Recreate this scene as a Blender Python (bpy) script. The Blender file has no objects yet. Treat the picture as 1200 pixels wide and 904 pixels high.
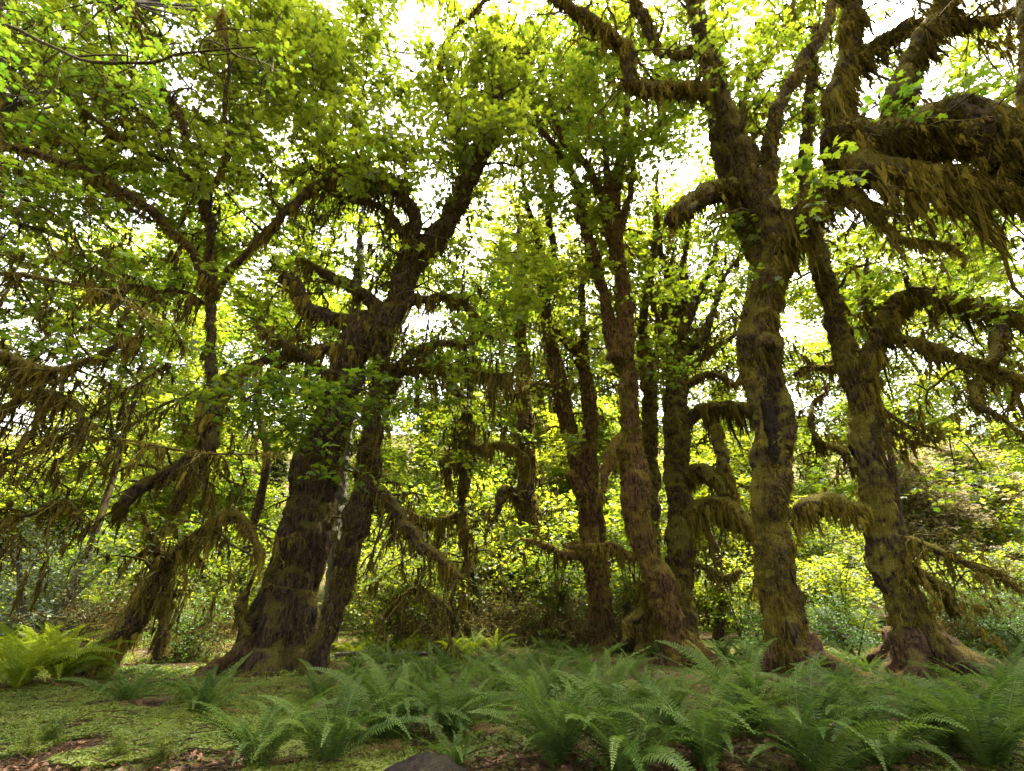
import bpy, math
import numpy as np
from mathutils import Vector

rad = math.radians
S = bpy.context.scene
COL = S.collection

# ------------------------------------------------------------------ camera
CAM_H, PITCH, FPX = 1.45, rad(24.7), 540.0
cam = bpy.data.cameras.new('camera')
cam.sensor_width = 36.0
cam.lens = 36.0 * FPX / 1200.0
cam.clip_start, cam.clip_end = 0.05, 2000
camo = bpy.data.objects.new('camera', cam)
COL.objects.link(camo)
camo.location = (0, 0, CAM_H)
camo.rotation_euler = (rad(90) + PITCH, 0, 0)
S.camera = camo

# ------------------------------------------------------------------ light
SUN_EL, SUN_AZ = rad(69), rad(42)          # azimuth clockwise from +Y (straight ahead)
W = bpy.data.worlds.new('World'); S.world = W; W.use_nodes = True
nt = W.node_tree; nt.nodes.clear()
sky = nt.nodes.new('ShaderNodeTexSky'); sky.sky_type = 'NISHITA'; sky.sun_disc = False
sky.sun_elevation = SUN_EL; sky.sun_rotation = SUN_AZ
sky.air_density = 1.0; sky.dust_density = 6.0; sky.ozone_density = 1.0
hs = nt.nodes.new('ShaderNodeHueSaturation'); hs.inputs['Saturation'].default_value = 0.08
bg = nt.nodes.new('ShaderNodeBackground'); bg.inputs['Strength'].default_value = 0.15
wo = nt.nodes.new('ShaderNodeOutputWorld')
nt.links.new(sky.outputs[0], hs.inputs['Color']); nt.links.new(hs.outputs[0], bg.inputs['Color'])
nt.links.new(bg.outputs[0], wo.inputs['Surface'])
sl = bpy.data.lights.new('sun', 'SUN'); sl.energy = 4.8; sl.angle = rad(9); sl.color = (1.0, 0.92, 0.76)
so = bpy.data.objects.new('sun', sl); COL.objects.link(so)
sd = Vector((math.sin(SUN_AZ)*math.cos(SUN_EL), math.cos(SUN_AZ)*math.cos(SUN_EL), math.sin(SUN_EL)))
so.rotation_euler = sd.to_track_quat('Z', 'Y').to_euler(); so.location = (0, 0, 60)
S.view_settings.view_transform = 'Standard'; S.view_settings.look = 'None'
S.view_settings.exposure = 2.9; S.view_settings.gamma = 1.0
try: S.view_settings.use_curve_mapping = False
except Exception: pass
cy = S.cycles
cy.max_bounces = 7; cy.diffuse_bounces = 4; cy.glossy_bounces = 2; cy.transmission_bounces = 5; cy.transparent_max_bounces = 4
cy.use_denoising = True
try: cy.denoiser = 'OPENIMAGEDENOISE'
except Exception: pass
cy.caustics_reflective = False; cy.caustics_refractive = False
cy.sample_clamp_indirect = 6.0

# ------------------------------------------------------------------ numeric helpers
R0 = np.random.default_rng(7)
CP, SP = math.cos(PITCH), math.sin(PITCH)
def P(px, py, d):
    u, v = (px-600)/FPX, (452-py)/FPX
    y, z = CP - SP*v, SP + CP*v
    return np.array([u*d/y, d, CAM_H + z*d/y])
def zdep(p): return p[1]*CP + (p[2]-CAM_H)*SP
def proj(p):
    zd = zdep(p); v = (-p[1]*SP + (p[2]-CAM_H)*CP)/zd
    return 600 + FPX*p[0]/zd, 452 - FPX*v

def _h(ix, iy, iz):
    n = (ix.astype(np.int64)*374761393 + iy.astype(np.int64)*668265263 + iz.astype(np.int64)*1274126177) & 0x7fffffff
    n = ((n ^ (n >> 13)) * 1103515245 + 12345) & 0x7fffffff
    n = ((n ^ (n >> 15)) * 69069 + 1) & 0x7fffffff
    return n / float(0x7fffffff)
def vnoise(p):
    p = np.asarray(p, float); i = np.floor(p).astype(np.int64); f = p - i; f = f*f*(3-2*f)
    o = 0
    for dx in (0, 1):
        wx = f[..., 0] if dx else 1-f[..., 0]
        for dy in (0, 1):
            wy = f[..., 1] if dy else 1-f[..., 1]
            for dz in (0, 1):
                wz = f[..., 2] if dz else 1-f[..., 2]
                o = o + wx*wy*wz*_h(i[..., 0]+dx, i[..., 1]+dy, i[..., 2]+dz)
    return o*2-1
def fbm(p, oct=3):
    a, s, o = 1.0, 1.0, 0
    for k in range(oct):
        o = o + a*vnoise(p*s + 17.3*k); a *= .5; s *= 2.03
    return o
def gh(x, y):
    x, y = np.asarray(x, float), np.asarray(y, float)
    q = np.stack([x*.22, y*.22, 0*x], -1)
    q2 = np.stack([x*.9, y*.9, 0*x+5], -1)
    return .16*vnoise(q) + .05*vnoise(q2) + np.clip(y-26, 0, None)*.10 + .0035*np.clip(y-30, 0, None)**2
def G(px, py):
    """the ground point seen at a pixel"""
    u, v = (px-600)/FPX, (452-py)/FPX
    y, z = CP - SP*v, SP + CP*v
    h = 0.0
    for k in range(6):
        d = (h-CAM_H)/min(z, -1e-3)*y
        h = float(gh(u*d/y, d))
    return np.array([u*d/y, d, h])
def nrm(a): return a/np.maximum(np.linalg.norm(a, axis=-1, keepdims=True), 1e-9)

# ------------------------------------------------------------------ mesh helpers
class MB:
    """collects vertices and faces; build() links them as ONE mesh object"""
    def __init__(s): s.v, s.f, s.a, s.n = [], [], [], 0
    def add(s, V, F, A=None):
        V = np.asarray(V, float).reshape(-1, 3); F = np.asarray(F, np.int64)
        if len(F) == 0: return
        s.v.append(V); s.f.append(F + s.n); s.n += len(V)
        s.a.append(np.zeros(len(V)) if A is None else np.asarray(A, float))
    def mesh(s, name, mat, off=None, smooth=False):
        me = bpy.data.meshes.new(name)
        if not s.v: return me
        V = np.concatenate(s.v)
        if off is not None: V = V - off
        me.vertices.add(len(V)); me.vertices.foreach_set('co', V.astype(np.float32).ravel())
        tot = np.concatenate([np.full(len(f), f.shape[1]) for f in s.f])
        idx = np.concatenate([f.ravel() for f in s.f])
        me.loops.add(len(idx)); me.loops.foreach_set('vertex_index', idx.astype(np.int32))
        me.polygons.add(len(tot))
        st = np.concatenate([[0], np.cumsum(tot)[:-1]])
        me.polygons.foreach_set('loop_start', st.astype(np.int32))
        me.polygons.foreach_set('loop_total', tot.astype(np.int32))
        me.polygons.foreach_set('use_smooth', np.full(len(tot), smooth))
        at = me.attributes.new('rnd', 'FLOAT', 'POINT')
        at.data.foreach_set('value', np.concatenate(s.a).astype(np.float32))
        me.update(calc_edges=True)
        me.materials.append(mat)
        return me
    def build(s, name, mat, parent=None, off=None, smooth=False):
        o = bpy.data.objects.new(name, s.mesh(name, mat, off, smooth))
        COL.objects.link(o)
        if parent is not None: o.parent = parent
        return o
def tag(o, label=None, cat=None, group=None, kind=None):
    if label: o['label'] = label
    if cat: o['category'] = cat
    if group: o['group'] = group
    if kind: o['kind'] = kind
    return o
def empty(name, loc):
    o = bpy.data.objects.new(name, None); o.empty_display_size = .2; COL.objects.link(o); o.location = loc
    return o
def inst(name, me, parent=None, loc=(0, 0, 0), rot=(0, 0, 0), sc=1.0):
    o = bpy.data.objects.new(name, me); COL.objects.link(o); o.parent = parent
    o.location = loc; o.rotation_euler = rot; o.scale = (sc, sc, sc) if np.isscalar(sc) else sc
    return o

def spline(pts, rads, step):
    """Catmull-Rom through pts, about one sample every step metres"""
    pts, rads = np.asarray(pts, float), np.asarray(rads, float)
    q = np.vstack([2*pts[0]-pts[1], pts, 2*pts[-1]-pts[-2]])
    rr = np.concatenate([[rads[0]], rads, [rads[-1]]])
    op, orr = [], []
    for i in range(len(pts)-1):
        a, b, c, d = q[i:i+4]; ra, rb, rc, rd = rr[i:i+4]
        n = max(2, int(np.linalg.norm(c-b)/step))
        t = np.linspace(0, 1, n, endpoint=False)[:, None]
        op.append(.5*(2*b + (c-a)*t + (2*a-5*b+4*c-d)*t**2 + (3*b-a-3*c+d)*t**3))
        t = t[:, 0]; orr.append(.5*(2*rb + (rc-ra)*t + (2*ra-5*rb+4*rc-rd)*t**2 + (3*rb-ra-3*rc+rd)*t**3))
    op.append(pts[-1:]); orr.append(rads[-1:])
    r = np.concatenate(orr)
    return np.vstack(op), np.maximum(r, .3*rads.min())
def frames(c):
    t = nrm(np.gradient(c, axis=0))
    n = np.zeros_like(t)
    a = np.array([1., 0, 0]) if abs(t[0][0]) < .9 else np.array([0, 1., 0])
    n[0] = nrm(a - t[0]*a.dot(t[0]))
    for i in range(1, len(c)):
        v = n[i-1] - t[i]*n[i-1].dot(t[i]); n[i] = v/max(np.linalg.norm(v), 1e-9)
    return t, n, np.cross(t, n)
def tube(mb, c, r, seg=8, disp=None, cap=True):
    """sweeps rings along c; disp(points, angle, arc, radius) returns the new radius. Returns surface points and outward normals."""
    t, n, b = frames(c)
    th = np.linspace(0, 2*np.pi, seg, endpoint=False)
    dirs = n[:, None]*np.cos(th)[None, :, None] + b[:, None]*np.sin(th)[None, :, None]
    rr = np.repeat(np.asarray(r)[:, None], seg, 1)
    s = np.concatenate([[0], np.cumsum(np.linalg.norm(np.diff(c, axis=0), axis=1))])
    if disp is not None:
        rr = disp(c[:, None] + dirs*rr[..., None], th, s, rr)
    V = c[:, None] + dirs*rr[..., None]
    m = len(c)
    i = np.arange(m-1)[:, None]*seg; j = np.arange(seg)[None]; k = (j+1) % seg
    F = np.stack([i+j, i+k, i+seg+k, i+seg+j], -1).reshape(-1, 4)
    mb.add(V, F)
    if cap:
        for e, o in ((0, -1), (m-1, 1)):
            ring = V[e]; tip = c[e] + t[e]*o*r[e]*.55
            ring2 = c[e] + t[e]*o*r[e]*.38 + (ring-c[e])*.7
            VV = np.vstack([ring, ring2, tip[None]]); jj = np.arange(seg); kk = (jj+1) % seg
            q = np.stack([jj, kk, seg+kk, seg+jj], -1); tr = np.stack([seg+jj, seg+kk, np.full(seg, 2*seg)], -1)
            if o < 0: q = q[:, ::-1]; tr = tr[:, ::-1]
            # ring duplicated on purpose so the cap joins without sharing indices
            mb.add(VV, q); mb.add(VV, tr)
    return V, dirs

# ------------------------------------------------------------------ materials
def newmat(name):
    m = bpy.data.materials.new(name); m.use_nodes = True
    m.node_tree.nodes.clear()
    return m, m.node_tree.nodes, m.node_tree.links
def ramp(N, stops):
    r = N.new('ShaderNodeValToRGB'); e = r.color_ramp.elements
    while len(e) > 1: e.remove(e[0])
    e[0].position = stops[0][0]; e[0].color = (*stops[0][1], 1)
    for p, c in stops[1:]:
        x = e.new(p); x.color = (*c, 1)
    return r
def leaf_mat(name, dark, light, tdark, tlight, trans=.5, gloss=.06):
    m, N, L = newmat(name)
    at = N.new('ShaderNodeAttribute'); at.attribute_name = 'rnd'
    c1 = ramp(N, [(0, dark), (1, light)]); c2 = ramp(N, [(0, tdark), (1, tlight)])
    oi = N.new('ShaderNodeObjectInfo'); ma = N.new('ShaderNodeMath'); ma.operation = 'MULTIPLY_ADD'; ma.inputs[1].default_value = .5; ma.inputs[2].default_value = -.25
    mb_ = N.new('ShaderNodeMath'); mb_.operation = 'ADD'; L.new(oi.outputs['Random'], ma.inputs[0]); L.new(ma.outputs[0], mb_.inputs[0]); L.new(at.outputs['Fac'], mb_.inputs[1])
    L.new(mb_.outputs[0], c1.inputs[0]); L.new(mb_.outputs[0], c2.inputs[0])
    d = N.new('ShaderNodeBsdfDiffuse'); t = N.new('ShaderNodeBsdfTranslucent')
    L.new(c1.outputs[0], d.inputs['Color']); L.new(c2.outputs[0], t.inputs['Color'])
    mx = N.new('ShaderNodeMixShader'); mx.inputs[0].default_value = trans
    L.new(d.outputs[0], mx.inputs[1]); L.new(t.outputs[0], mx.inputs[2])
    g = N.new('ShaderNodeBsdfGlossy'); g.inputs['Roughness'].default_value = .42
    m2 = N.new('ShaderNodeMixShader'); m2.inputs[0].default_value = gloss
    L.new(mx.outputs[0], m2.inputs[1]); L.new(g.outputs[0], m2.inputs[2])
    o = N.new('ShaderNodeOutputMaterial'); L.new(m2.outputs[0], o.inputs['Surface'])
    return m
def bark_mat(name, barkd, barkl, mossd, mossl, amt):
    m, N, L = newmat(name)
    tc = N.new('ShaderNodeTexCoord')
    mp = N.new('ShaderNodeMapping'); mp.inputs['Scale'].default_value = (1, 1, .28)
    L.new(tc.outputs['Object'], mp.inputs['Vector'])
    def noise(src, sc, det=6, ro=.6):
        n = N.new('ShaderNodeTexNoise'); n.inputs['Scale'].default_value = sc; n.inputs['Detail'].default_value = det
        n.inputs['Roughness'].default_value = ro; L.new(src, n.inputs['Vector']); return n
    nb = noise(mp.outputs[0], 15, 9, .72); nm = noise(tc.outputs['Object'], 42, 6, .8); nl = noise(tc.outputs['Object'], 1.6, 5, .6)
    cb = ramp(N, [(.40, barkd), (.62, barkl)]); L.new(nb.outputs[0], cb.inputs[0])
    cm = ramp(N, [(.38, mossd), (.64, mossl)]); L.new(nm.outputs[0], cm.inputs[0])
    ge = N.new('ShaderNodeNewGeometry'); sx = N.new('ShaderNodeSeparateXYZ'); L.new(ge.outputs['Normal'], sx.inputs[0])
    a = N.new('ShaderNodeMath'); a.operation = 'MULTIPLY_ADD'; a.inputs[1].default_value = .28
    L.new(sx.outputs['Z'], a.inputs[0]); L.new(nl.outputs[0], a.inputs[2])
    b = N.new('ShaderNodeMapRange'); b.inputs['From Min'].default_value = .62-amt*.5; b.inputs['From Max'].default_value = .74-amt*.5
    L.new(a.outputs[0], b.inputs['Value'])
    mx = N.new('ShaderNodeMix'); mx.data_type = 'RGBA'
    L.new(b.outputs[0], mx.inputs['Factor']); L.new(cb.outputs[0], mx.inputs['A']); L.new(cm.outputs[0], mx.inputs['B'])
    ad = N.new('ShaderNodeMath'); ad.operation = 'ADD'; L.new(nb.outputs[0], ad.inputs[0]); L.new(nm.outputs[0], ad.inputs[1])
    bp = N.new('ShaderNodeBump'); bp.inputs['Strength'].default_value = 1.0; bp.inputs['Distance'].default_value = .11
    L.new(ad.outputs[0], bp.inputs['Height'])
    p = N.new('ShaderNodeBsdfPrincipled'); p.inputs['Roughness'].default_value = .92
    p.inputs['Specular IOR Level'].default_value = .15
    L.new(mx.outputs['Result'], p.inputs['Base Color']); L.new(bp.outputs[0], p.inputs['Normal'])
    o = N.new('ShaderNodeOutputMaterial'); L.new(p.outputs[0], o.inputs['Surface'])
    return m
M = {}
M['bark_maple'] = bark_mat('mossy_bark', (.007, .005, .003), (.12, .078, .036), (.03, .027, .004), (.29, .24, .030), .34)
M['bark_dark'] = bark_mat('spruce_bark', (.008, .0055, .003), (.10, .062, .030), (.03, .025, .005), (.20, .16, .026), .14)
M['bark_brown'] = bark_mat('brown_mossy_bark', (.012, .007, .003), (.18, .092, .036), (.04, .028, .005), (.30, .20, .028), .22)
M['bark_pale'] = bark_mat('pale_lichen_bark', (.05, .044, .028), (.20, .18, .12), (.05, .05, .015), (.14, .13, .04), -.2)
M['moss'] = leaf_mat('moss_strands', (.035, .027, .006), (.25, .19, .030), (.05, .036, .006), (.24, .17, .026), .35, .0)
M['thicket'] = leaf_mat('dry_brush', (.05, .045, .015), (.16, .14, .05), (.06, .06, .015), (.16, .16, .04), .35, .0)
M['moss_bright'] = leaf_mat('golden_moss', (.06, .045, .008), (.30, .235, .035), (.06, .05, .01), (.26, .2, .03), .3, .0)
M['maple'] = leaf_mat('maple_leaf', (.025, .058, .007), (.08, .105, .011), (.07, .155, .007), (.22, .26, .010), .60, .03)
M['maple_dark'] = leaf_mat('maple_leaf_shade_form', (.025, .07, .010), (.055, .11, .015), (.06, .16, .01), (.15, .27, .015), .45, .04)
M['vine'] = leaf_mat('vine_maple_leaf', (.035, .08, .010), (.115, .145, .018), (.13, .23, .009), (.37, .385, .016), .60, .03)
M['sage'] = leaf_mat('grey_green_leaf', (.09, .12, .06), (.20, .23, .13), (.08, .11, .04), (.16, .19, .08), .3, .03)
M['conifer'] = leaf_mat('conifer_needles', (.04, .05, .018), (.11, .12, .05), (.05, .06, .015), (.10, .11, .03), .3, .02)
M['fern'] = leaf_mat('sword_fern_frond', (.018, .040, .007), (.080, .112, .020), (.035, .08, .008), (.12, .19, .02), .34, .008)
M['fern_sun'] = leaf_mat('sunlit_fern_frond', (.07, .11, .006), (.16, .19, .010), (.14, .22, .006), (.34, .38, .012), .45, .01)  # lit copy of the fern frond, sunlight painted into its colour
M['dead_fern'] = leaf_mat('dead_fern_frond', (.05, .028, .012), (.14, .08, .035), (.05, .03, .01), (.12, .07, .03), .25, .0)
M['sorrel'] = leaf_mat('sorrel_leaf', (.06, .09, .010), (.17, .19, .025), (.08, .12, .01), (.20, .23, .02), .35, .03)
M['litter'] = leaf_mat('fallen_leaf', (.05, .024, .011), (.22, .11, .055), (.05, .03, .01), (.12, .07, .03), .2, .02)

M['root'] = bark_mat('root_bark', (.014, .008, .004), (.15, .085, .036), (.03, .022, .005), (.20, .15, .026), .0)
M['rotten'] = bark_mat('hollow_shade_wood', (.006, .0035, .002), (.03, .018, .009), (.006, .004, .002), (.015, .010, .006), -.3)  # rotten wood, near-black with the hollow's inner shade painted in
def ground_mat():
    m, N, L = newmat('forest_floor')
    tc = N.new('ShaderNodeTexCoord')
    def noise(sc, det=8, ro=.65):
        n = N.new('ShaderNodeTexNoise'); n.inputs['Scale'].default_value = sc; n.inputs['Detail'].default_value = det
        n.inputs['Roughness'].default_value = ro; L.new(tc.outputs['Object'], n.inputs['Vector']); return n
    n1, n2, n3 = noise(.55), noise(9), noise(45)
    duff = ramp(N, [(.3, (.028, .016, .008)), (.55, (.085, .048, .024)), (.75, (.17, .10, .055))]); L.new(n2.outputs[0], duff.inputs[0])
    moss = ramp(N, [(.3, (.03, .04, .007)), (.7, (.14, .15, .025))]); L.new(n3.outputs[0], moss.inputs[0])
    f = N.new('ShaderNodeMapRange'); f.inputs['From Min'].default_value = .44; f.inputs['From Max'].default_value = .54
    L.new(n1.outputs[0], f.inputs['Value'])
    mx = N.new('ShaderNodeMix'); mx.data_type = 'RGBA'; L.new(f.outputs[0], mx.inputs['Factor'])
    L.new(duff.outputs[0], mx.inputs['A']); L.new(moss.outputs[0], mx.inputs['B'])
    ad = N.new('ShaderNodeMath'); ad.operation = 'ADD'; L.new(n2.outputs[0], ad.inputs[0]); L.new(n3.outputs[0], ad.inputs[1])
    bp = N.new('ShaderNodeBump'); bp.inputs['Strength'].default_value = 1; bp.inputs['Distance'].default_value = .06; L.new(ad.outputs[0], bp.inputs['Height'])
    p = N.new('ShaderNodeBsdfPrincipled'); p.inputs['Roughness'].default_value = .95; p.inputs['Specular IOR Level'].default_value = .1
    L.new(mx.outputs['Result'], p.inputs['Base Color']); L.new(bp.outputs[0], p.inputs['Normal'])
    o = N.new('ShaderNodeOutputMaterial'); L.new(p.outputs[0], o.inputs['Surface'])
    return m
M['ground'] = ground_mat()
def hill_mat():
    m, N, L = newmat('hillside_soil')
    tc = N.new('ShaderNodeTexCoord'); n = N.new('ShaderNodeTexNoise'); n.inputs['Scale'].default_value = .35; n.inputs['Detail'].default_value = 9
    L.new(tc.outputs['Object'], n.inputs['Vector'])
    r = ramp(N, [(.35, (.06, .075, .02)), (.55, (.16, .13, .06)), (.7, (.30, .22, .14))]); L.new(n.outputs[0], r.inputs[0])
    p = N.new('ShaderNodeBsdfPrincipled'); p.inputs['Roughness'].default_value = .95; L.new(r.outputs[0], p.inputs['Base Color'])
    o = N.new('ShaderNodeOutputMaterial'); L.new(p.outputs[0], o.inputs['Surface'])
    return m
M['hill'] = hill_mat()

# ------------------------------------------------------------------ ground
def grid_obj(name, xs, ys, hf, mat, kind='structure'):
    X, Y = np.meshgrid(xs, ys); Z = hf(X, Y)
    V = np.stack([X, Y, Z], -1).reshape(-1, 3)
    nx, ny = len(xs), len(ys); i = np.arange(ny-1)[:, None]*nx; j = np.arange(nx-1)[None]
    F = np.stack([i+j, i+j+1, i+nx+j+1, i+nx+j], -1).reshape(-1, 4)
    mb = MB(); mb.add(V, F); o = mb.build(name, mat, smooth=True)
    return tag(o, kind=kind)
def gfine(X, Y):
    q = np.stack([X*3.1, Y*3.1, 0*X+2], -1)
    fade = np.clip((40-np.abs(Y))/20, 0, 1)
    return gh(X, Y) + .025*fbm(q, 3)*fade
xs = np.unique(np.concatenate([np.linspace(-170, -20, 40), np.arange(-20, 20, .16), np.linspace(20, 170, 40)]))
ys = np.unique(np.concatenate([np.linspace(-60, 2, 24), np.arange(2, 24, .14), np.linspace(24, 130, 60)]))
grid_obj('ground', xs, ys, gfine, M['ground'])

# ------------------------------------------------------------------ leaves, sprays, moss
_h = _h
LEAF_NEAR_V = np.array([[.30, 0, .02], [0, 0, 0], [-.06, .40, -.07], [.22, .26, 0], [.52, .58, -.10], [.50, .22, .01], [.76, .24, -.03],
                        [1, 0, -.12], [.76, -.24, -.03], [.50, -.22, .01], [.52, -.58, -.10], [.22, -.26, 0], [-.06, -.40, -.07]])
LEAF_NEAR_F = np.array([[0, i, i % 12 + 1] for i in range(1, 13)])[:, [0, 2, 1]]
LEAF_FAR_V = np.array([[0, 0, 0], [.30, .52, -.06], [.56, .2, 0], [1, 0, -.10], [.56, -.2, 0], [.30, -.52, -.06]])
LEAF_FAR_F = np.array([[0, 5, 4], [0, 4, 3], [0, 3, 2], [0, 2, 1]])
def put_leaves(mb, pos, nor, head, size, rnd, near=True):
    TV, TF = (LEAF_NEAR_V, LEAF_NEAR_F) if near else (LEAF_FAR_V, LEAF_FAR_F)
    n = len(pos)
    if n == 0: return
    nor = nrm(nor); x = nrm(head - nor*np.sum(head*nor, -1, keepdims=True)); y = np.cross(nor, x)
    V = pos[:, None] + size[:, None, None]*(TV[None, :, 0:1]*x[:, None] + TV[None, :, 1:2]*y[:, None] + TV[None, :, 2:3]*nor[:, None])
    F = TF[None] + (np.arange(n)*len(TV))[:, None, None]
    mb.add(V, F.reshape(-1, 3), np.repeat(rnd, len(TV)))
def spray(rng, tw, lf, c, R, ntw, nl, size, tone, near=True, flat=.35, droop=.25):
    """a clump of twigs round c carrying leaves held about level"""
    az = rng.uniform(0, 2*np.pi, ntw); el = rng.normal(0, flat, ntw)
    L = R*rng.uniform(.5, 1.1, ntw)
    d = np.stack([np.cos(az)*np.cos(el), np.sin(az)*np.cos(el), np.sin(el)], -1)
    t = np.linspace(.15, 1, nl)[None, :, None]
    st = c + rng.normal(0, R*.28, (ntw, 3))*np.array([1, 1, .7])
    line = st[:, None] + d[:, None]*L[:, None, None]*t + np.array([0, 0, -1.])*(L[:, None, None]*droop*t**2)
    if tw is not None:
        for k in range(ntw):
            e = line[k][[0, nl//2, nl-1]]
            tube(tw, np.vstack([st[k][None], e]), np.array([.009, .007, .005, .003]), 3, cap=False)
    p = line.reshape(-1, 3) + rng.normal(0, .05*R, (ntw*nl, 3))
    n = len(p)
    nor = np.array([0, 0, 1.]) + rng.normal(0, .42, (n, 3))
    side = np.repeat(np.where(np.arange(nl) % 2, 1, -1)[None], ntw, 0).reshape(-1, 1)
    dd = np.repeat(d, nl, 0)
    lat = np.stack([-dd[:, 1], dd[:, 0], 0*dd[:, 0]], -1)
    head = dd*.7 + lat*side*.9 + rng.normal(0, .3, (n, 3)) + np.array([0, 0, -.25])
    p = p + nrm(lat)*side*size*.25
    put_leaves(lf, p, nor, head, size*rng.uniform(.6, 1.25, n), np.clip(tone + rng.normal(0, .2, n), 0, 1), near)
def strands(rng, mb, root, L, wd, rnd, sway=.10, lean=None):
    """hanging strands of moss: tapered ribbons of three joints"""
    n = len(root)
    if n == 0: return
    a = rng.uniform(0, 2*np.pi, n); sv = np.stack([np.cos(a), np.sin(a), 0*a], -1)*wd[:, None]
    dn = np.tile(np.array([0, 0, -1.]), (n, 1)) + rng.normal(0, sway, (n, 3))
    if lean is not None: dn = dn + lean
    k1 = rng.normal(0, .10, (n, 3))*L[:, None]; k2 = rng.normal(0, .12, (n, 3))*L[:, None]
    p0 = root; p1 = root + dn*L[:, None]*.36 + k1*.5; p2 = root + dn*L[:, None]*.72 + k2*.5; p3 = p2 + np.array([0, 0, -1.])*L[:, None]*.28 + k2*.5
    V = np.stack([p0-sv*.6, p0+sv*.6, p1-sv*.55, p1+sv*.55, p2-sv*.35, p2+sv*.35, p3], 1)
    T = np.array([[0, 1, 3], [0, 3, 2], [2, 3, 5], [2, 5, 4], [4, 5, 6]])
    mb.add(V, (T[None] + (np.arange(n)*7)[:, None, None]).reshape(-1, 3), np.repeat(rnd, 7))
def drips(rng, mb, root, L, w, tone):
    """matted hanging clumps: lumpy tapering cones, shaggy with short strands"""
    n = len(root)
    if n == 0: return
    lev = np.array([0, .22, .45, .7, 1.]); pr = np.array([.75, 1., .72, .42, .05]); sd = 6
    sw = rng.normal(0, .10, (n, 1, 3))*lev[None, :, None]**1.3 + rng.normal(0, .045, (n, 5, 3))*lev[None, :, None]
    sw[..., 2] = 0
    C = root[:, None] + sw*L[:, None, None] + np.array([0, 0, -1.])*(L[:, None]*lev[None])[..., None]
    C[:, 0, 2] += w*.5
    th = np.linspace(0, 2*np.pi, sd, endpoint=False)[None, None] + rng.uniform(0, 6, (n, 1, 1))
    rr = w[:, None, None]*pr[None, :, None]*rng.uniform(.45, 1.35, (n, 5, sd))
    D = np.stack([np.cos(th)+0*rr, np.sin(th)+0*rr, 0*rr], -1)
    V = C[:, :, None] + D*rr[..., None]
    i = (np.arange(4)*sd)[:, None]; j = np.arange(sd)[None]; k = (j+1) % sd
    F = np.stack([i+sd+j, i+sd+k, i+k, i+j], -1).reshape(-1, 4)
    mb.add(V.reshape(-1, 3), (F[None] + (np.arange(n)*5*sd)[:, None, None]).reshape(-1, 4), np.repeat(np.clip(tone-.12, 0, 1), 5*sd))
    m = 26
    q = V[:, :4].reshape(n, -1, 3)[np.arange(n)[:, None], rng.integers(0, 4*sd, (n, m))].reshape(-1, 3)
    l = np.repeat(L, m)*rng.uniform(.10, .42, n*m) + .02
    strands(rng, mb, q, l, .004+.008*rng.random(n*m), np.clip(np.repeat(tone, m) + rng.normal(0, .18, n*m), 0, 1), .28)
def fuzz(rng, mb, pts, nor, n, L, wd, droop=.5, tone=.5):
    if n < 1: return
    i = rng.integers(0, len(pts), n)
    p, q = pts[i], nor[i]
    p = p + rng.normal(0, .03, (n, 3))
    d = nrm(q + rng.normal(0, .5, (n, 3)) + np.array([0, 0, -droop]))
    l = L*rng.uniform(.4, 1.3, n)
    a = nrm(np.cross(d, rng.normal(0, 1, (n, 3))))*wd*.5
    p = p - q*.012
    V = np.stack([p-a, p+a, p + d*l[:, None]], 1)
    cl = .5 + .5*vnoise(p*2.3)
    mb.add(V, (np.arange(n*3).reshape(n, 3)), np.repeat(np.clip(tone*.5 + cl*.6 - .05 + rng.normal(0, .12, n), 0, 1), 3))

# ------------------------------------------------------------------ trees
def shag(rng, mb, pts, nor, n, L, tone):
    """longer strands lying down over the bark"""
    if n < 1: return
    i = rng.integers(0, len(pts), n); p, q = pts[i], nor[i]
    w = fbm(p*1.1, 2); k = w > -.1; p, q, w = p[k], q[k], w[k]; n = len(p)
    if n < 1: return
    strands(rng, mb, p + q*.012, L*(.5+w.clip(0, 1))*rng.uniform(.4, 1.4, n), .006+.008*rng.random(n), np.clip(tone + .3*w + rng.normal(0, .15, n), 0, 1), .12, q*.22)

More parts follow.
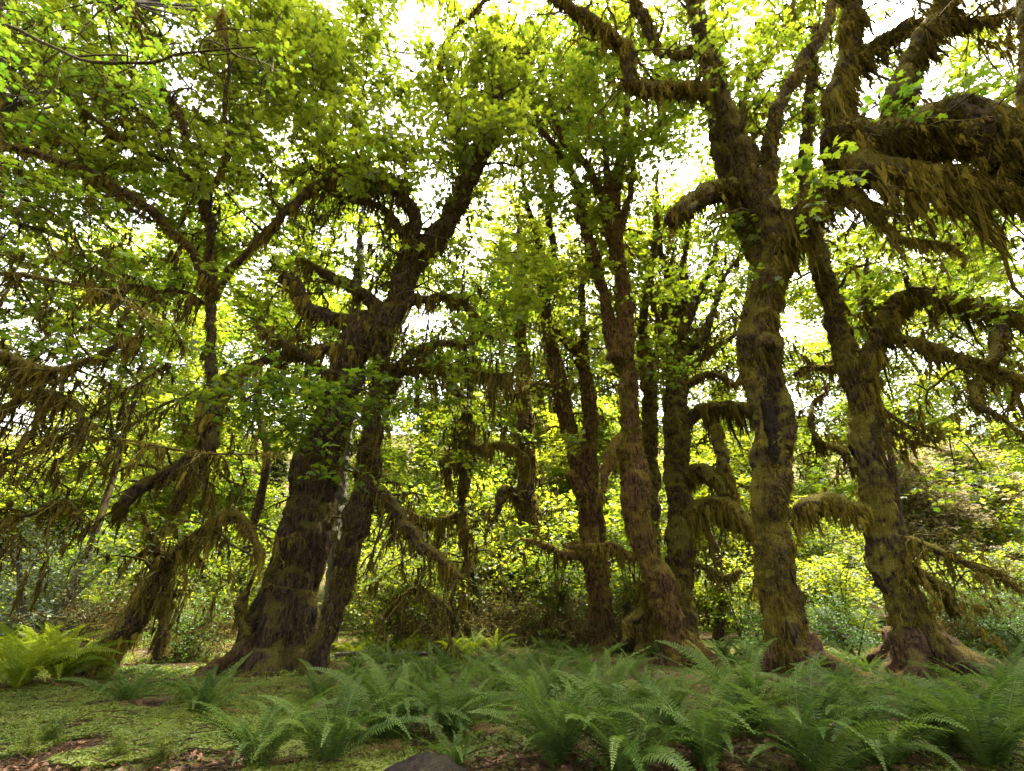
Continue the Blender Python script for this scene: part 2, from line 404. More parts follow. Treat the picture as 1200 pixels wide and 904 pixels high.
class Tree:
    thick = 1.0
    def __init__(s, name, label, cat, base, seed, bark='bark_maple', group=None):
        s.base = np.asarray(base, float); s.root = empty(name, s.base)
        tag(s.root, label, cat, group)
        s.rng = np.random.default_rng(seed); s.bark = M[bark]
        s.sk = []                     # skeleton points with radii
        s.br, s.moss, s.leaf = MB(), MB(), MB()
    def limb(s, pts, name='limb', seg=None, lump=1.0, flute=0.0, ends=None, beard=1.0, blen=.45, fz=1.0, sprout=None, step=None, cav=None, moss='moss'):
        """pts: (px, py, distance, width in px) along a traced stem"""
        if isinstance(pts, tuple): pos, rad_ = pts
        else: pos = np.array([P(a, b, d) for a, b, d, w in pts])
        if not isinstance(pts, tuple): rad_ = np.array([max(.62, .93-.10*lump-.15*fz)*.5*w*zdep(p)/FPX/math.hypot(1, (a-600)/FPX*.8) for (a, b, d, w), p in zip(pts, pos)])
        rmax = rad_.max()
        c, r = spline(pos, rad_, step or (.06 if name == 'trunk' else max(.05, min(.14, rmax*.35))))
        # small wander so that no stem runs ruler-straight
        wob = np.stack([fbm(c*.9+k*31.7+s.base[0], 2) for k in range(3)], -1)
        ramp_ = np.clip(np.arange(len(c))/8., 0, 1)[:, None]
        wb2 = np.stack([fbm(c*2.3+k*11.9+s.base[0]*3, 2) for k in range(3)], -1)
        c = c + (wob*np.minimum(.25*r, .1)[:, None] + wb2*np.where(r < .3, np.minimum(.55*r, .07), .03)[:, None])*ramp_
        seg = seg or (72 if name == 'trunk' and rmax > .25 else int(np.clip(10 + rmax*50, 8, 44)))
        arc = np.concatenate([[0], np.cumsum(np.linalg.norm(np.diff(c, axis=0), axis=1))])
        off = s.rng.uniform(0, 50)
        def disp(p, th, sarc, rr):
            k = np.minimum(rr, .5)
            ang = np.stack([np.cos(th)[None]*1.6 + 0*rr, np.sin(th)[None]*1.6 + 0*rr, sarc[:, None]*.45 + off + 0*rr], -1)
            o = rr + k*lump*(.20*fbm(p*1.7+off, 2) + .16*fbm(ang*1.5, 2)) + np.minimum(.045, .25*rr)*(.4+.6*lump)*fbm(p*7, 2) + np.minimum(.02, .12*rr)*vnoise(p*19) + np.minimum(.07, .2*rr)*np.clip(fbm(p*2.9+off*2, 2)-.12, 0, .7)*(lump > .7) + np.minimum(.09, .22*rr)*(np.abs(vnoise(ang*np.array([4.5, 4.5, 1.4])))-.25) + np.minimum(.035, .1*rr)*vnoise(ang*np.array([11, 11, 5.]))
            if flute:
                f = np.exp(-sarc/1.6)[:, None]
                o = o*(1 + flute*(f+.18)*(np.abs(np.cos(th*2.5+.7))[None]-.5) + .35*f*flute*vnoise(ang*2))
            if cav is not None:
                q = p - cav[0]; e = np.sqrt((q[..., 0]/cav[1][0])**2 + (q[..., 2]/cav[1][1])**2)
                front = np.clip((c[:, 1][:, None]-p[..., 1])/np.maximum(rr, .01), 0, 1)
                o = np.maximum(o, .35*rr)*(1 - 1.25*np.clip(1.3-e + .35*fbm(p*5, 2), 0, 1)**.5*(front > .05))
            return np.maximum(o, (.35 if cav is None else .06)*rr)
        mb = MB(); V, D = tube(mb, c, r, seg, disp)
        o = mb.build(name, s.bark, s.root, s.base, True)
        for i in range(0, len(c), 2): s.sk.append((*c[i], r[i]))
        # moss on the limb: fuzz everywhere, beards below
        mm = MB(); rng = s.rng
        pts_, nn = V.reshape(-1, 3), D.reshape(-1, 3)
        area = float(np.sum(2*np.pi*r[:-1]*np.diff(arc)))
        if fz > 0:
            keep = fbm(pts_*1.3+off, 2) > -.35
            if cav is not None: keep &= np.sqrt(((pts_[:, 0]-cav[0][0])/cav[1][0])**2 + ((pts_[:, 2]-cav[0][2])/cav[1][1])**2) > 1.25
            if keep.sum() > 20: fuzz(rng, mm, pts_[keep], nn[keep], int(area*650*fz), .075, .017, .7); shag(rng, mm, pts_[keep], nn[keep], int(area*190*fz), .20*min(1, .4+rmax*2), .22)
        if beard > 0:
            nb = int(arc[-1]*5.0*beard*s.thick)
            if nb:
                ci = rng.integers(0, len(c), nb)
                tz = np.abs(nrm(np.gradient(c, axis=0))[:, 2])
                for i in ci:
                    if rng.random() < tz[i]*.75: continue
                    wv = .06 + rng.random()*.16
                    Lc = blen*rng.lognormal(-.2, .55)
                    m = int(26 + 75*wv/.2)
                    dx = rng.normal(0, wv*.5, m); j = np.clip(i + np.round(dx/max(arc[-1]/len(c), .02)).astype(int), 0, len(c)-1)
                    k = rng.integers(0, seg, m)
                    q = V[j, k]; dnn = D[j, k]
                    ok = dnn[:, 2] < .45
                    if not ok.any(): continue
                    q = q[ok]; l = Lc*np.exp(-(dx[ok]/wv)**2)*rng.uniform(.35, 1.1, len(q)) + .04
                    kd = max(2, int(len(q)*.16)); 
                    drips(rng, mm, q[:kd], l[:kd]*rng.uniform(.6, 1.25, kd), (.018 + .05*rng.random(kd)**2)*min(1.5, .5+blen), np.clip(rng.normal(.38, .2) + rng.normal(0, .1, kd), 0, 1))
                    q, l, dx = q[kd:], l[kd:], None
                    strands(rng, mm, q[::2], l[::2]*.7, .005+.010*rng.random(len(q[::2]))**2, np.clip(rng.normal(.4, .25) + rng.normal(0, .15, len(q[::2])), 0, 1), .2)
        if mm.v: mm.build('hanging_moss' if beard else 'moss', M[moss], o, s.base)
        if sprout:
            s.sprout(c, r, **sprout)
        return o
    def roots(s, n, L, r, dr=.35, front=True):
        a0 = s.rng.uniform(0, 6.3); bk = s.bark
        for k in range(n):
            s.bark = M['root']
            a = a0 + k*2*np.pi/n + s.rng.normal(0, .25); l = L*s.rng.uniform(.6, 1.2); p = []
            if not front and math.sin(a) < -.35: continue
            for u in np.linspace(0, 1, 6):
                q = s.base[:2] + np.array([math.cos(a), math.sin(a)])*(dr*.5 + l*u); a += s.rng.normal(0, .18)
                p.append([q[0], q[1], float(gh(q[0], q[1])) + r*2.6*(1-u)**2.6 + r*.25*(1-u) - .03 - .1*u**3])
            s.limb((np.array(p), r*np.linspace(1.15, .22, 6)), 'root', beard=.0, fz=.12, lump=1.5, seg=18)
        s.bark = bk
    def branch(s, pts, r0, r1, seg=6, blen=.3, beard=1.0):
        rr = np.linspace(r0, r1, len(pts))
        c, r = spline(pts, rr, .10)
        off = s.rng.uniform(0, 40)
        tube(s.br, c, r, seg, lambda p, th, a, q: np.maximum(q*(1+.45*fbm(p*5+off, 2)), .4*q), cap=False)
        for i in range(0, len(c), 2): s.sk.append((*c[i], r[i]))
        ln = len(c)*.10
        n = int(ln*12*beard*s.thick)
        if n:
            i = s.rng.integers(0, len(c), max(1, n//2)); cl = np.clip(.35 + fbm(c[i]*2.2+off, 2), .06, 1.5)
            drips(s.rng, s.moss, c[i], blen*cl*s.rng.uniform(.5, 1.3, len(i)), .012+.028*s.rng.random(len(i))**2, np.clip(s.rng.normal(.38, .2, len(i)), 0, 1))
        if n:
            i = s.rng.integers(0, len(c), n); cl = np.clip(.5 + fbm(c[i]*2.2+off, 2), .05, 1.5)
            strands(s.rng, s.moss, c[i], blen*cl*s.rng.uniform(.3, 1.1, n), .007+.009*s.rng.random(n), np.clip(s.rng.normal(.42, .2, n), 0, 1), .1)
        return c, r
    def sprout(s, c, r, n=6, L=(1, 2.5), up=.1, droop=.3, lo=.1, hi=1.0, sub=3, blen=.3, beard=1.0, rr=.3):
        rng = s.rng; n = int(n*1.9); t = nrm(np.gradient(c, axis=0))
        for k in range(n):
            i = int(rng.uniform(lo, hi)*(len(c)-1))
            v = rng.normal(0, 1, 3); v -= t[i]*v.dot(t[i]); v = nrm(v) + t[i]*rng.uniform(-.1, .8); v[2] += up
            v = nrm(v); l = rng.uniform(*L); m = 6
            p = [c[i]]; d = v.copy()
            for q in range(m):
                d = nrm(d + rng.normal(0, .28, 3) + np.array([0, 0, -droop*.25]))
                p.append(p[-1] + d*l/m)
            rad0 = min(r[i]*rr, .05)*rng.uniform(.35, 1.15); rad0 = max(rad0, .014)
            cc, rc = s.branch(np.array(p), rad0, .007, 6, blen, beard)
            for h in range(sub):
                j = int(rng.uniform(.3, .95)*(len(cc)-1)); v2 = nrm(d + rng.normal(0, .9, 3)); l2 = l*rng.uniform(.25, .55)
                p2 = [cc[j]]
                for q in range(4):
                    v2 = nrm(v2 + rng.normal(0, .3, 3) + np.array([0, 0, -droop*.3])); p2.append(p2[-1] + v2*l2/4)
                s.branch(np.array(p2), max(rad0*.45, .008), .005, 5, blen*.7, beard*.8)
    def crown(s, regions, near=True, conn=True):
        """regions: (cx, cy, rx, ry, d0, d1, clumps, leaf size, tone)"""
        rng = s.rng
        sk = np.array(s.sk)
        for cx, cy_, rx, ry, d0, d1, n, size, tone in regions:
            for k in range(n):
                a, q = rng.uniform(0, 2*np.pi), math.sqrt(rng.random())
                c = P(cx + rx*q*math.cos(a), cy_ + ry*q*math.sin(a), rng.uniform(d0, d1))
                if c[2] < .7: continue
                zd = zdep(c)
                if conn:
                    i = int(np.argmin(np.linalg.norm(sk[:, :3]-c, axis=1) + .4*np.maximum(sk[:, 2]-c[2], 0)))
                    a0 = sk[i, :3]; dist = np.linalg.norm(c-a0)
                    mid = (a0+c)/2 + np.array([0, 0, .12*dist]) + rng.normal(0, .07*dist, 3)
                    cc, rc = spline(np.array([a0, mid, c]), np.array([min(sk[i, 3], .012+.006*dist), .012+.003*dist, .009]), .25)
                    tube(s.br, cc, rc, 4, cap=False)
                R = rng.uniform(.6, 1.15)*(size/.2)**.5
                spray(rng, s.br, s.leaf, c, R, rng.integers(7, 12), rng.integers(5, 9), size, tone + rng.normal(0, .12), near)
    def done(s, leafmat='maple'):
        if s.br.v: s.br.build('side_branches', s.bark, s.root, s.base, True)
        if s.moss.v: s.moss.build('hanging_moss', M['moss'], s.root, s.base)
        if s.leaf.v: s.leaf.build('crown', M[leafmat], s.root, s.base)
        return s.root

def base_at(px, py, d):
    p = P(px, py, d); return np.array([p[0], d, float(gh(p[0], d))])

# ---- old double-stemmed tree at the left
T1 = Tree('old_forest_tree', 'huge old tree with wide buttressed dark trunk and twisting limbs, left of the fern bed', 'tree', base_at(330, 778, 12.2), 11, 'bark_dark')
T1.limb([(318, 806, 12.2, 165), (327, 775, 12.2, 120), (334, 735, 12.2, 94), (344, 690, 12.2, 80), (354, 640, 12.2, 71), (365, 590, 12.2, 66), (375, 550, 12.2, 62),
         (386, 510, 12.2, 57), (396, 470, 12.2, 52), (408, 430, 12.1, 48), (420, 398, 12, 46), (430, 372, 12, 32)], 'trunk', flute=.5, lump=.6, beard=0, fz=.35, sprout=dict(n=12, L=(.8, 2), lo=.4, droop=.6, blen=.35))
T1.limb([(362, 800, 11.5, 52), (372, 772, 11.5, 39), (386, 742, 11.5, 35), (398, 700, 11.5, 34), (408, 660, 11.5, 34), (420, 612, 11.5, 39), (430, 575, 11.5, 42), (437, 530, 11.6, 35),
         (441, 490, 11.6, 32), (446, 440, 11.8, 27), (452, 395, 12, 24), (458, 365, 12, 22)], 'trunk', flute=.3, lump=1.1, beard=.5, blen=.3, fz=1, sprout=dict(n=12, L=(1, 2.6), lo=.3, droop=.6, blen=.5))
T1.limb([(425, 415, 12, 30), (452, 375, 12, 38), (468, 342, 12, 36), (482, 310, 12, 38), (505, 285, 12, 37), (530, 250, 11.8, 34), (547, 215, 11.5, 30), (562, 183, 11.2, 30),
         (576, 160, 11, 25), (580, 128, 10.8, 17), (583, 88, 10.5, 13), (586, 30, 10, 8)], sprout=dict(n=22, L=(1.5, 3.5), lo=.15, up=.4, blen=.4), blen=.35)
T1.limb([(550, 205, 11.5, 22), (541, 174, 11.3, 17), (532, 146, 11, 15), (522, 115, 10.7, 12), (516, 78, 10.3, 10), (528, 42, 9.8, 8), (562, 8, 9.3, 6), (590, -30, 9, 5)], sprout=dict(n=10, L=(1.5, 3.5), up=.4))
T1.limb([(468, 345, 12, 26), (476, 300, 11.8, 24), (486, 262, 11.5, 22), (470, 226, 11.2, 20), (440, 205, 11, 17), (402, 200, 10.8, 14), (365, 222, 10.6, 8)], sprout=dict(n=24, L=(1.2, 3), up=.3, blen=.5), blen=.5)
T1.limb([(480, 290, 11.8, 14), (455, 250, 11.5, 13), (430, 235, 11.2, 12), (400, 232, 11, 9), (372, 215, 10.8, 6)], sprout=dict(n=10, L=(1.2, 2.6), up=.2, blen=.5), blen=.5)
T1.limb([(432, 385, 12, 36), (400, 377, 11.8, 28), (372, 372, 11.6, 25), (357, 358, 11.5, 23), (345, 336, 11.4, 22), (331, 326, 11.2, 21)], sprout=dict(n=5, L=(1, 2), up=.2, blen=.4), blen=.6)
T1.limb([(452, 368, 12, 24), (425, 345, 11.9, 20), (402, 328, 11.8, 17), (380, 320, 11.6, 12), (350, 300, 11.4, 6)], sprout=dict(n=5, L=(1, 2), up=.2, blen=.4), blen=.5)
T1.limb([(420, 455, 11.9, 22), (388, 442, 11.6, 15), (360, 422, 11.3, 14), (333, 404, 11, 13), (300, 383, 10.8, 11)], sprout=dict(n=6, L=(.8, 1.6), up=.1, blen=.4), blen=.5)
T1.limb([(415, 405, 12, 26), (362, 412, 11.6, 18), (312, 422, 11.1, 17), (272, 440, 10.7, 22), (250, 465, 10.5, 32), (243, 500, 10.4, 38), (240, 530, 10.4, 34)], sprout=dict(n=12, L=(1, 2.4), lo=.3, up=-.2, droop=.7, blen=.55), blen=.8, beard=1.6)
T1.limb([(241, 525, 10.4, 30), (228, 552, 10.3, 26), (212, 578, 10.2, 25), (200, 600, 10.1, 18)], blen=.35)
T1.limb([(240, 528, 10.4, 24), (205, 553, 10.2, 24), (172, 568, 10, 26), (150, 583, 9.9, 22), (140, 598, 9.8, 14)], sprout=dict(n=5, L=(.8, 1.6), droop=.8), blen=.35)
T1.limb([(252, 468, 10.5, 20), (247, 420, 10.5, 16), (247, 360, 10.5, 15), (247, 300, 10.3, 15), (245, 250, 10, 16), (240, 212, 9.6, 17)], sprout=dict(n=4, L=(1, 2)), blen=.3)
T1.limb([(241, 220, 9.6, 13), (230, 187, 9.3, 12), (217, 157, 9, 13), (206, 127, 8.7, 11), (187, 96, 8.3, 8), (170, 50, 7.8, 6), (150, 0, 7.3, 5)], sprout=dict(n=8, L=(1, 3), up=.4))
T1.limb([(242, 222, 9.6, 10), (257, 206, 9.3, 8), (270, 172, 8.9, 8), (262, 125, 8.4, 6), (268, 70, 7.9, 5), (260, 10, 7.5, 4)], sprout=dict(n=7, L=(1, 2.5), up=.4))
T1.limb([(240, 222, 9.6, 11), (210, 200, 9.2, 9), (180, 183, 8.9, 9), (143, 163, 8.5, 7), (100, 130, 8, 5)], sprout=dict(n=7, L=(1, 2.5), up=.4))
T1.limb([(247, 350, 10.5, 14), (227, 297, 10, 15), (187, 257, 9.4, 16), (133, 220, 8.8, 16), (108, 203, 8.5, 14), (50, 183, 8, 12), (0, 168, 7.6, 12), (-60, 150, 7.2, 10)], sprout=dict(n=12, L=(1, 2.8), up=.2, blen=.5), blen=.35)
T1.limb([(250, 350, 10.5, 12), (270, 318, 10.4, 12), (290, 297, 10.3, 12), (327, 257, 10.2, 13), (367, 220, 10.2, 14), (396, 208, 10.3, 13), (420, 190, 10.3, 8)], sprout=dict(n=8, L=(1, 2.6), up=.2))
T1.limb([(244, 358, 10.5, 10), (222, 345, 10.2, 9), (200, 340, 10, 9), (168, 336, 9.7, 8), (138, 337, 9.4, 7), (100, 350, 9.1, 5)], sprout=dict(n=8, L=(1, 2.2), up=-.1, droop=.5, blen=.5), blen=.5)
# right side arms
T1.limb([(450, 470, 11.8, 20), (470, 440, 11.7, 14), (495, 432, 11.6, 12), (520, 430, 11.5, 10), (560, 437, 11.4, 8), (600, 440, 11.2, 5)], sprout=dict(n=16, L=(.8, 2.4), droop=.7, blen=.7), blen=.6)
T1.limb([(455, 440, 11.8, 18), (485, 412, 11.6, 13), (520, 403, 11.5, 11), (555, 402, 11.4, 8)], sprout=dict(n=5, L=(.8, 2), droop=.5, blen=.5), blen=.35)
T1.limb([(440, 575, 11.5, 26), (462, 590, 11.4, 24), (478, 618, 11.3, 24), (495, 640, 11.2, 20), (520, 655, 11.1, 16), (540, 678, 11, 8)], sprout=dict(n=7, L=(.8, 1.8), up=-.3, droop=.9, blen=.4), blen=.5)
T1.limb([(470, 360, 12, 16), (500, 350, 12, 12), (535, 352, 11.8, 14), (560, 372, 11.7, 12), (575, 385, 11.6, 6)], sprout=dict(n=5, L=(.8, 2), blen=.4), blen=.5)
T1.roots(8, 1.7, .26, .8, False)
T1.crown([(50, 240, 120, 110, 9.5, 13, 44, .17, .6), (170, 90, 250, 150, 8.3, 13.5, 330, .19, .7), (430, 90, 190, 130, 8.5, 13.5, 210, .19, .75), (330, 250, 150, 110, 11, 14, 44, .18, .5),
          (120, 300, 170, 110, 9.5, 13, 58, .17, .55), (395, 475, 95, 85, 8.6, 10.6, 17, .15, .25), (90, 430, 120, 110, 8.5, 11, 14, .16, .5), (340, 445, 110, 50, 8, 10.5, 13, .15, .25),
          (560, 300, 70, 110, 9, 13, 15, .18, .6), (540, 420, 90, 60, 10, 13, 8, .17, .6)])
T1.done()

# ---- mossy leaning stem at far left
T2 = Tree('vine_maple', 'low leaning vine maple draped in ragged moss, beside the yellow ferns at far left', 'tree', base_at(115, 785, 11.2), 12, 'bark_maple'); T2.thick = .6
T2.limb([(95, 800, 11.2, 50), (118, 772, 11.2, 42), (150, 735, 11.1, 42), (178, 692, 11, 40), (198, 660, 10.9, 30), (232, 632, 10.8, 22), (265, 606, 10.7, 20), (290, 618, 10.6, 14), (308, 650, 10.5, 8)], 'trunk',
        sprout=dict(n=14, L=(.7, 1.8), lo=.3, droop=.8, blen=.55), blen=.55, beard=2.5)
T2.limb([(188, 770, 11.1, 22), (192, 730, 11, 22), (194, 695, 11, 24), (190, 660, 10.9, 20), (180, 640, 10.8, 14), (165, 600, 10.6, 7)], 'trunk', sprout=dict(n=6, L=(.7, 1.6), droop=.6, blen=.4), blen=.4, beard=1.5)
T2.limb([(290, 745, 11.4, 10), (280, 712, 11.3, 16), (290, 690, 11.2, 9), (300, 665, 11.2, 5)], 'stem', beard=1, blen=.3)
T2.crown([(200, 640, 90, 50, 10.5, 13, 8, .14, .6)])
T2.done()

# ---- maple whose trunk stands just outside the left edge
T10 = Tree('bigleaf_maple', 'maple at the left edge reaching moss hung boughs and leaves into view', 'tree', base_at(-110, 790, 8.5), 13, 'bark_maple'); T10.thick = .45
T10.limb([(-120, 830, 8.5, 90), (-112, 780, 8.5, 70), (-100, 640, 8.3, 60), (-80, 500, 8, 54), (-50, 350, 7.6, 46), (-20, 220, 7.2, 36), (-10, 100, 6.6, 26), (0, 20, 6, 14)], 'trunk', sprout=dict(n=10, L=(1.5, 3), droop=.5, blen=.5), fz=.6)
T10.limb([(-60, 420, 7.8, 30), (0, 415, 7.5, 18), (50, 435, 7.3, 15), (90, 428, 7.1, 13), (130, 408, 7, 10), (160, 398, 6.9, 5)], sprout=dict(n=14, L=(.8, 2), up=-.2, droop=.8, blen=.5), blen=.5, beard=1.6)
T10.limb([(-70, 520, 8, 26), (0, 480, 7.8, 15), (45, 462, 7.6, 14), (80, 470, 7.5, 14), (95, 500, 7.4, 12), (80, 540, 7.3, 6)], sprout=dict(n=16, L=(.8, 2), up=-.2, droop=.9, blen=.5), blen=.5, beard=1.6)
T10.limb([(-80, 600, 8.2, 24), (0, 548, 8, 9), (80, 508, 7.8, 7), (130, 470, 7.6, 5), (197, 427, 7.4, 4)], sprout=dict(n=9, L=(.5, 1.4), droop=.7, blen=.35), beard=.5, blen=.2)
T10.limb([(-80, 580, 8.2, 24), (0, 537, 8, 7), (80, 514, 7.8, 5), (150, 517, 7.6, 4), (233, 531, 7.4, 4), (333, 532, 7.3, 2.5)], sprout=dict(n=8, L=(.5, 1.3), droop=.8, blen=.3), beard=.4, blen=.2)
T10.limb([(-20, 100, 6.6, 14), (0, 33, 5.4, 6), (60, 55, 5.2, 5), (110, 72, 5, 5), (180, 73, 4.9, 4.5), (213, 63, 4.8, 3.5), (300, 55, 4.7, 2)], sprout=dict(n=9, L=(.6, 1.6), droop=.2, beard=.1), beard=0, fz=0)
T10.limb([(-60, 330, 7.6, 20), (0, 320, 7, 10), (70, 330, 6.6, 8), (140, 350, 6.4, 5), (190, 380, 6.2, 3)], sprout=dict(n=10, L=(.8, 1.8), droop=.6, blen=.4), blen=.4)
T10.limb([(-90, 660, 8.2, 24), (-20, 620, 8, 14), (40, 600, 7.9, 12), (75, 590, 7.8, 10), (100, 610, 7.7, 6)], sprout=dict(n=8, L=(.6, 1.4), droop=.8, blen=.4), blen=.4)
T10.crown([(110, 50, 220, 90, 5.2, 7.5, 18, .13, .4), (60, 230, 120, 120, 6, 8.5, 10, .14, .5), (70, 400, 110, 90, 6.5, 8.5, 7, .15, .5)])
T10.done()

# ---- twin slender trunks behind the centre
T3 = Tree('bigleaf_maple', 'slender twin trunked mossy maple left of the leaning central trunk', 'tree', base_at(706, 752, 17), 14, 'bark_brown')
T3.limb([(710, 775, 17, 40), (706, 745, 17, 34), (701, 700, 17, 30), (695, 650, 17, 30), (690, 600, 17, 28), (680, 550, 17, 26), (670, 510, 17, 25), (659, 470, 17, 25), (650, 432, 17, 26), (644, 405, 17, 22),
         (640, 370, 16.8, 16), (638, 330, 16.6, 13), (630, 280, 16.3, 9), (618, 240, 16, 6), (612, 200, 15.8, 4)], 'trunk', sprout=dict(n=22, L=(.8, 2.6), lo=.25, up=.1, droop=.3, blen=.4), blen=.35)
T3.limb([(714, 770, 17.6, 30), (708, 720, 17.6, 28), (700, 650, 17.6, 27), (694, 590, 17.6, 26), (690, 540, 17.6, 25), (692, 490, 17.6, 25), (687, 445, 17.6, 23), (683, 412, 17.6, 18),
         (684, 380, 17.5, 10), (682, 340, 17.3, 9), (690, 300, 17, 7), (696, 255, 16.8, 4)], 'trunk', sprout=dict(n=18, L=(.8, 2.4), lo=.35, blen=.4), blen=.3)
T3.limb([(646, 412, 17, 16), (640, 352, 16.8, 12), (650, 300, 16.5, 10), (642, 250, 16.2, 8), (648, 200, 16, 5)], sprout=dict(n=8, L=(.8, 2.2), up=.3))
T3.limb([(645, 380, 16.8, 12), (662, 398, 16.8, 12), (677, 413, 16.9, 11), (690, 418, 17, 8)], sprout=dict(n=3, L=(.8, 1.6)))
T3.limb([(690, 600, 17, 14), (680, 578, 16.6, 20), (672, 562, 16.4, 20), (668, 556, 16.3, 14)], blen=.25)
T3.limb([(690, 652, 17, 16), (660, 650, 16.6, 12), (635, 638, 16.4, 9), (610, 632, 16.2, 5)], sprout=dict(n=6, L=(.6, 1.5), droop=.5, blen=.4), blen=.5)
T3.limb([(650, 455, 17, 12), (630, 452, 16.6, 14), (612, 460, 16.4, 12), (600, 470, 16.2, 7)], sprout=dict(n=6, L=(.6, 1.8), droop=.6, blen=.5), blen=.6, beard=1.5)
T3.crown([(640, 180, 110, 150, 14, 19, 120, .20, .9), (690, 330, 80, 90, 15, 19, 30, .19, .8), (600, 500, 80, 90, 14, 17, 7, .16, .8)])
T3.done('vine')

# ---- leaning central trunk
T4 = Tree('bigleaf_maple', 'leaning knobbly rust brown maple trunk rising from the ferns at centre right', 'tree', base_at(802, 768, 14), 15, 'bark_brown')
T4.limb([(812, 800, 14, 66), (803, 768, 14, 52), (789, 733, 14, 46), (772, 690, 14, 43), (758, 650, 14, 41), (748, 602, 14, 39), (743, 562, 14, 43), (740, 532, 14, 38), (738, 490, 14, 27), (735, 450, 14, 27),
         (729, 415, 13.9, 34), (730, 380, 13.8, 27), (728, 330, 13.6, 25), (722, 290, 13.4, 25), (716, 260, 13.2, 27), (713, 225, 13, 28)], 'trunk', lump=1.15, flute=.25, beard=.3, blen=.2, fz=.8, sprout=dict(n=12, L=(.6, 2), lo=.4, blen=.3), moss='moss_bright')
T4.limb([(715, 245, 13.1, 18), (726, 208, 12.9, 16), (731, 170, 12.6, 13), (735, 120, 12.2, 10), (738, 60, 11.7, 7), (742, 0, 11.2, 5)], sprout=dict(n=10, L=(1, 2.6), up=.5, blen=.2), beard=.4)
T4.limb([(712, 240, 13.1, 15), (703, 218, 12.9, 13), (684, 190, 12.6, 11), (659, 163, 12.3, 10), (648, 130, 12, 7), (640, 95, 11.7, 5)], sprout=dict(n=9, L=(1, 2.4), up=.5, blen=.2), beard=.4)
T4.limb([(716, 235, 13, 14), (724, 198, 12.8, 11), (745, 168, 12.5, 10), (770, 150, 12.2, 9), (800, 128, 11.9, 6)], sprout=dict(n=9, L=(1, 2.4), up=.4, blen=.3), beard=.6)
T4.limb([(712, 225, 13, 12), (709, 160, 12.5, 8), (701, 115, 12, 6), (690, 60, 11.5, 4)], sprout=dict(n=7, L=(1, 2.4), up=.5, blen=.2), beard=.3)
T4.limb([(720, 285, 13.4, 14), (735, 240, 13, 12), (742, 200, 12.7, 9), (738, 160, 12.4, 6)], sprout=dict(n=5, L=(1, 2), up=.5, blen=.2), beard=.3)
T4.limb([(730, 420, 13.9, 20), (714, 402, 13.9, 17), (711, 370, 13.8, 17), (700, 320, 13.6, 17), (688, 270, 13.4, 15), (679, 230, 13.1, 12), (665, 192, 12.8, 10), (640, 160, 12.5, 8), (612, 128, 12.2, 5)], sprout=dict(n=12, L=(1, 2.6), up=.4, blen=.25), blen=.25)
T4.limb([(738, 420, 13.9, 18), (722, 418, 13.6, 20), (712, 420, 13.5, 10)], beard=.5, blen=.2)
T4.limb([(738, 505, 14, 12), (722, 520, 13.8, 22), (712, 545, 13.6, 20), (708, 575, 13.5, 8)], beard=2, blen=.45, sprout=dict(n=3, L=(.5, 1.2), droop=.6))
T4.limb([(745, 655, 14, 12), (715, 640, 14.2, 12), (690, 642, 14.4, 10), (665, 640, 14.6, 7)], beard=1.2, blen=.4, sprout=dict(n=6, L=(.5, 1.4), droop=.6))
T4.roots(6, 1.3, 0.17, 0.3)
T4.crown([(690, 120, 110, 130, 11, 15, 150, .19, .65), (770, 230, 90, 120, 12, 16, 24, .18, .65), (640, 330, 60, 80, 13, 16, 16, .18, .85), (770, 400, 50, 70, 13, 15, 10, .17, .6)])
T4.done()

# ---- upright trunks behind, with bushy brown stems
T5 = Tree('bigleaf_maple', 'upright mossy maple with shaggy side arms behind the leaning central trunk', 'tree', base_at(800, 735, 16.5), 16, 'bark_maple')
T5.limb([(803, 770, 16.5, 50), (800, 715, 16.5, 44), (798, 660, 16.5, 42), (795, 600, 16.5, 38), (794, 540, 16.5, 38), (793, 490, 16.5, 38), (793, 450, 16.5, 34), (796, 410, 16.4, 28), (798, 375, 16.3, 18), (800, 330, 16, 12), (806, 260, 15.6, 6)],
        'trunk', blen=.25, sprout=dict(n=16, L=(.8, 2.2), lo=.35, blen=.3))
for pts in ([(796, 415, 16.4, 14), (789, 355, 16.2, 11), (776, 300, 16, 7), (770, 250, 15.8, 4)], [(797, 405, 16.4, 14), (816, 350, 16.2, 11), (835, 308, 16, 8), (842, 270, 15.8, 5)],
            [(800, 425, 16.4, 14), (830, 382, 16.2, 11), (846, 330, 16, 8), (868, 298, 15.8, 5)], [(798, 440, 16.4, 14), (822, 420, 16.1, 11), (842, 405, 15.9, 9), (870, 380, 15.7, 6), (880, 330, 15.6, 4)],
            [(792, 430, 16.4, 12), (775, 390, 16.2, 9), (762, 340, 16, 6), (755, 290, 15.8, 4)], [(800, 455, 16.4, 12), (835, 440, 16, 12), (860, 452, 15.8, 9), (872, 430, 15.7, 5)]):
    T5.limb(pts, sprout=dict(n=12, L=(.8, 2.4), up=.8, droop=0, blen=.3), blen=.3)
T5.limb([(800, 492, 16.4, 24), (822, 483, 16, 24), (848, 478, 15.6, 22), (872, 480, 15.3, 20), (884, 492, 15.1, 12)], beard=3, blen=.75, sprout=dict(n=4, L=(.8, 1.8), up=-.5, droop=.9, blen=.6))
T5.limb([(835, 490, 15.8, 12), (842, 520, 15.7, 20), (848, 545, 15.6, 22), (858, 575, 15.5, 12), (868, 600, 15.4, 6)], beard=2, blen=.5, sprout=dict(n=6, L=(.6, 1.5), droop=.8, blen=.3))
T5.limb([(802, 560, 16.4, 26), (822, 552, 16, 26), (838, 562, 15.7, 24), (847, 582, 15.5, 14)], beard=3, blen=.5)
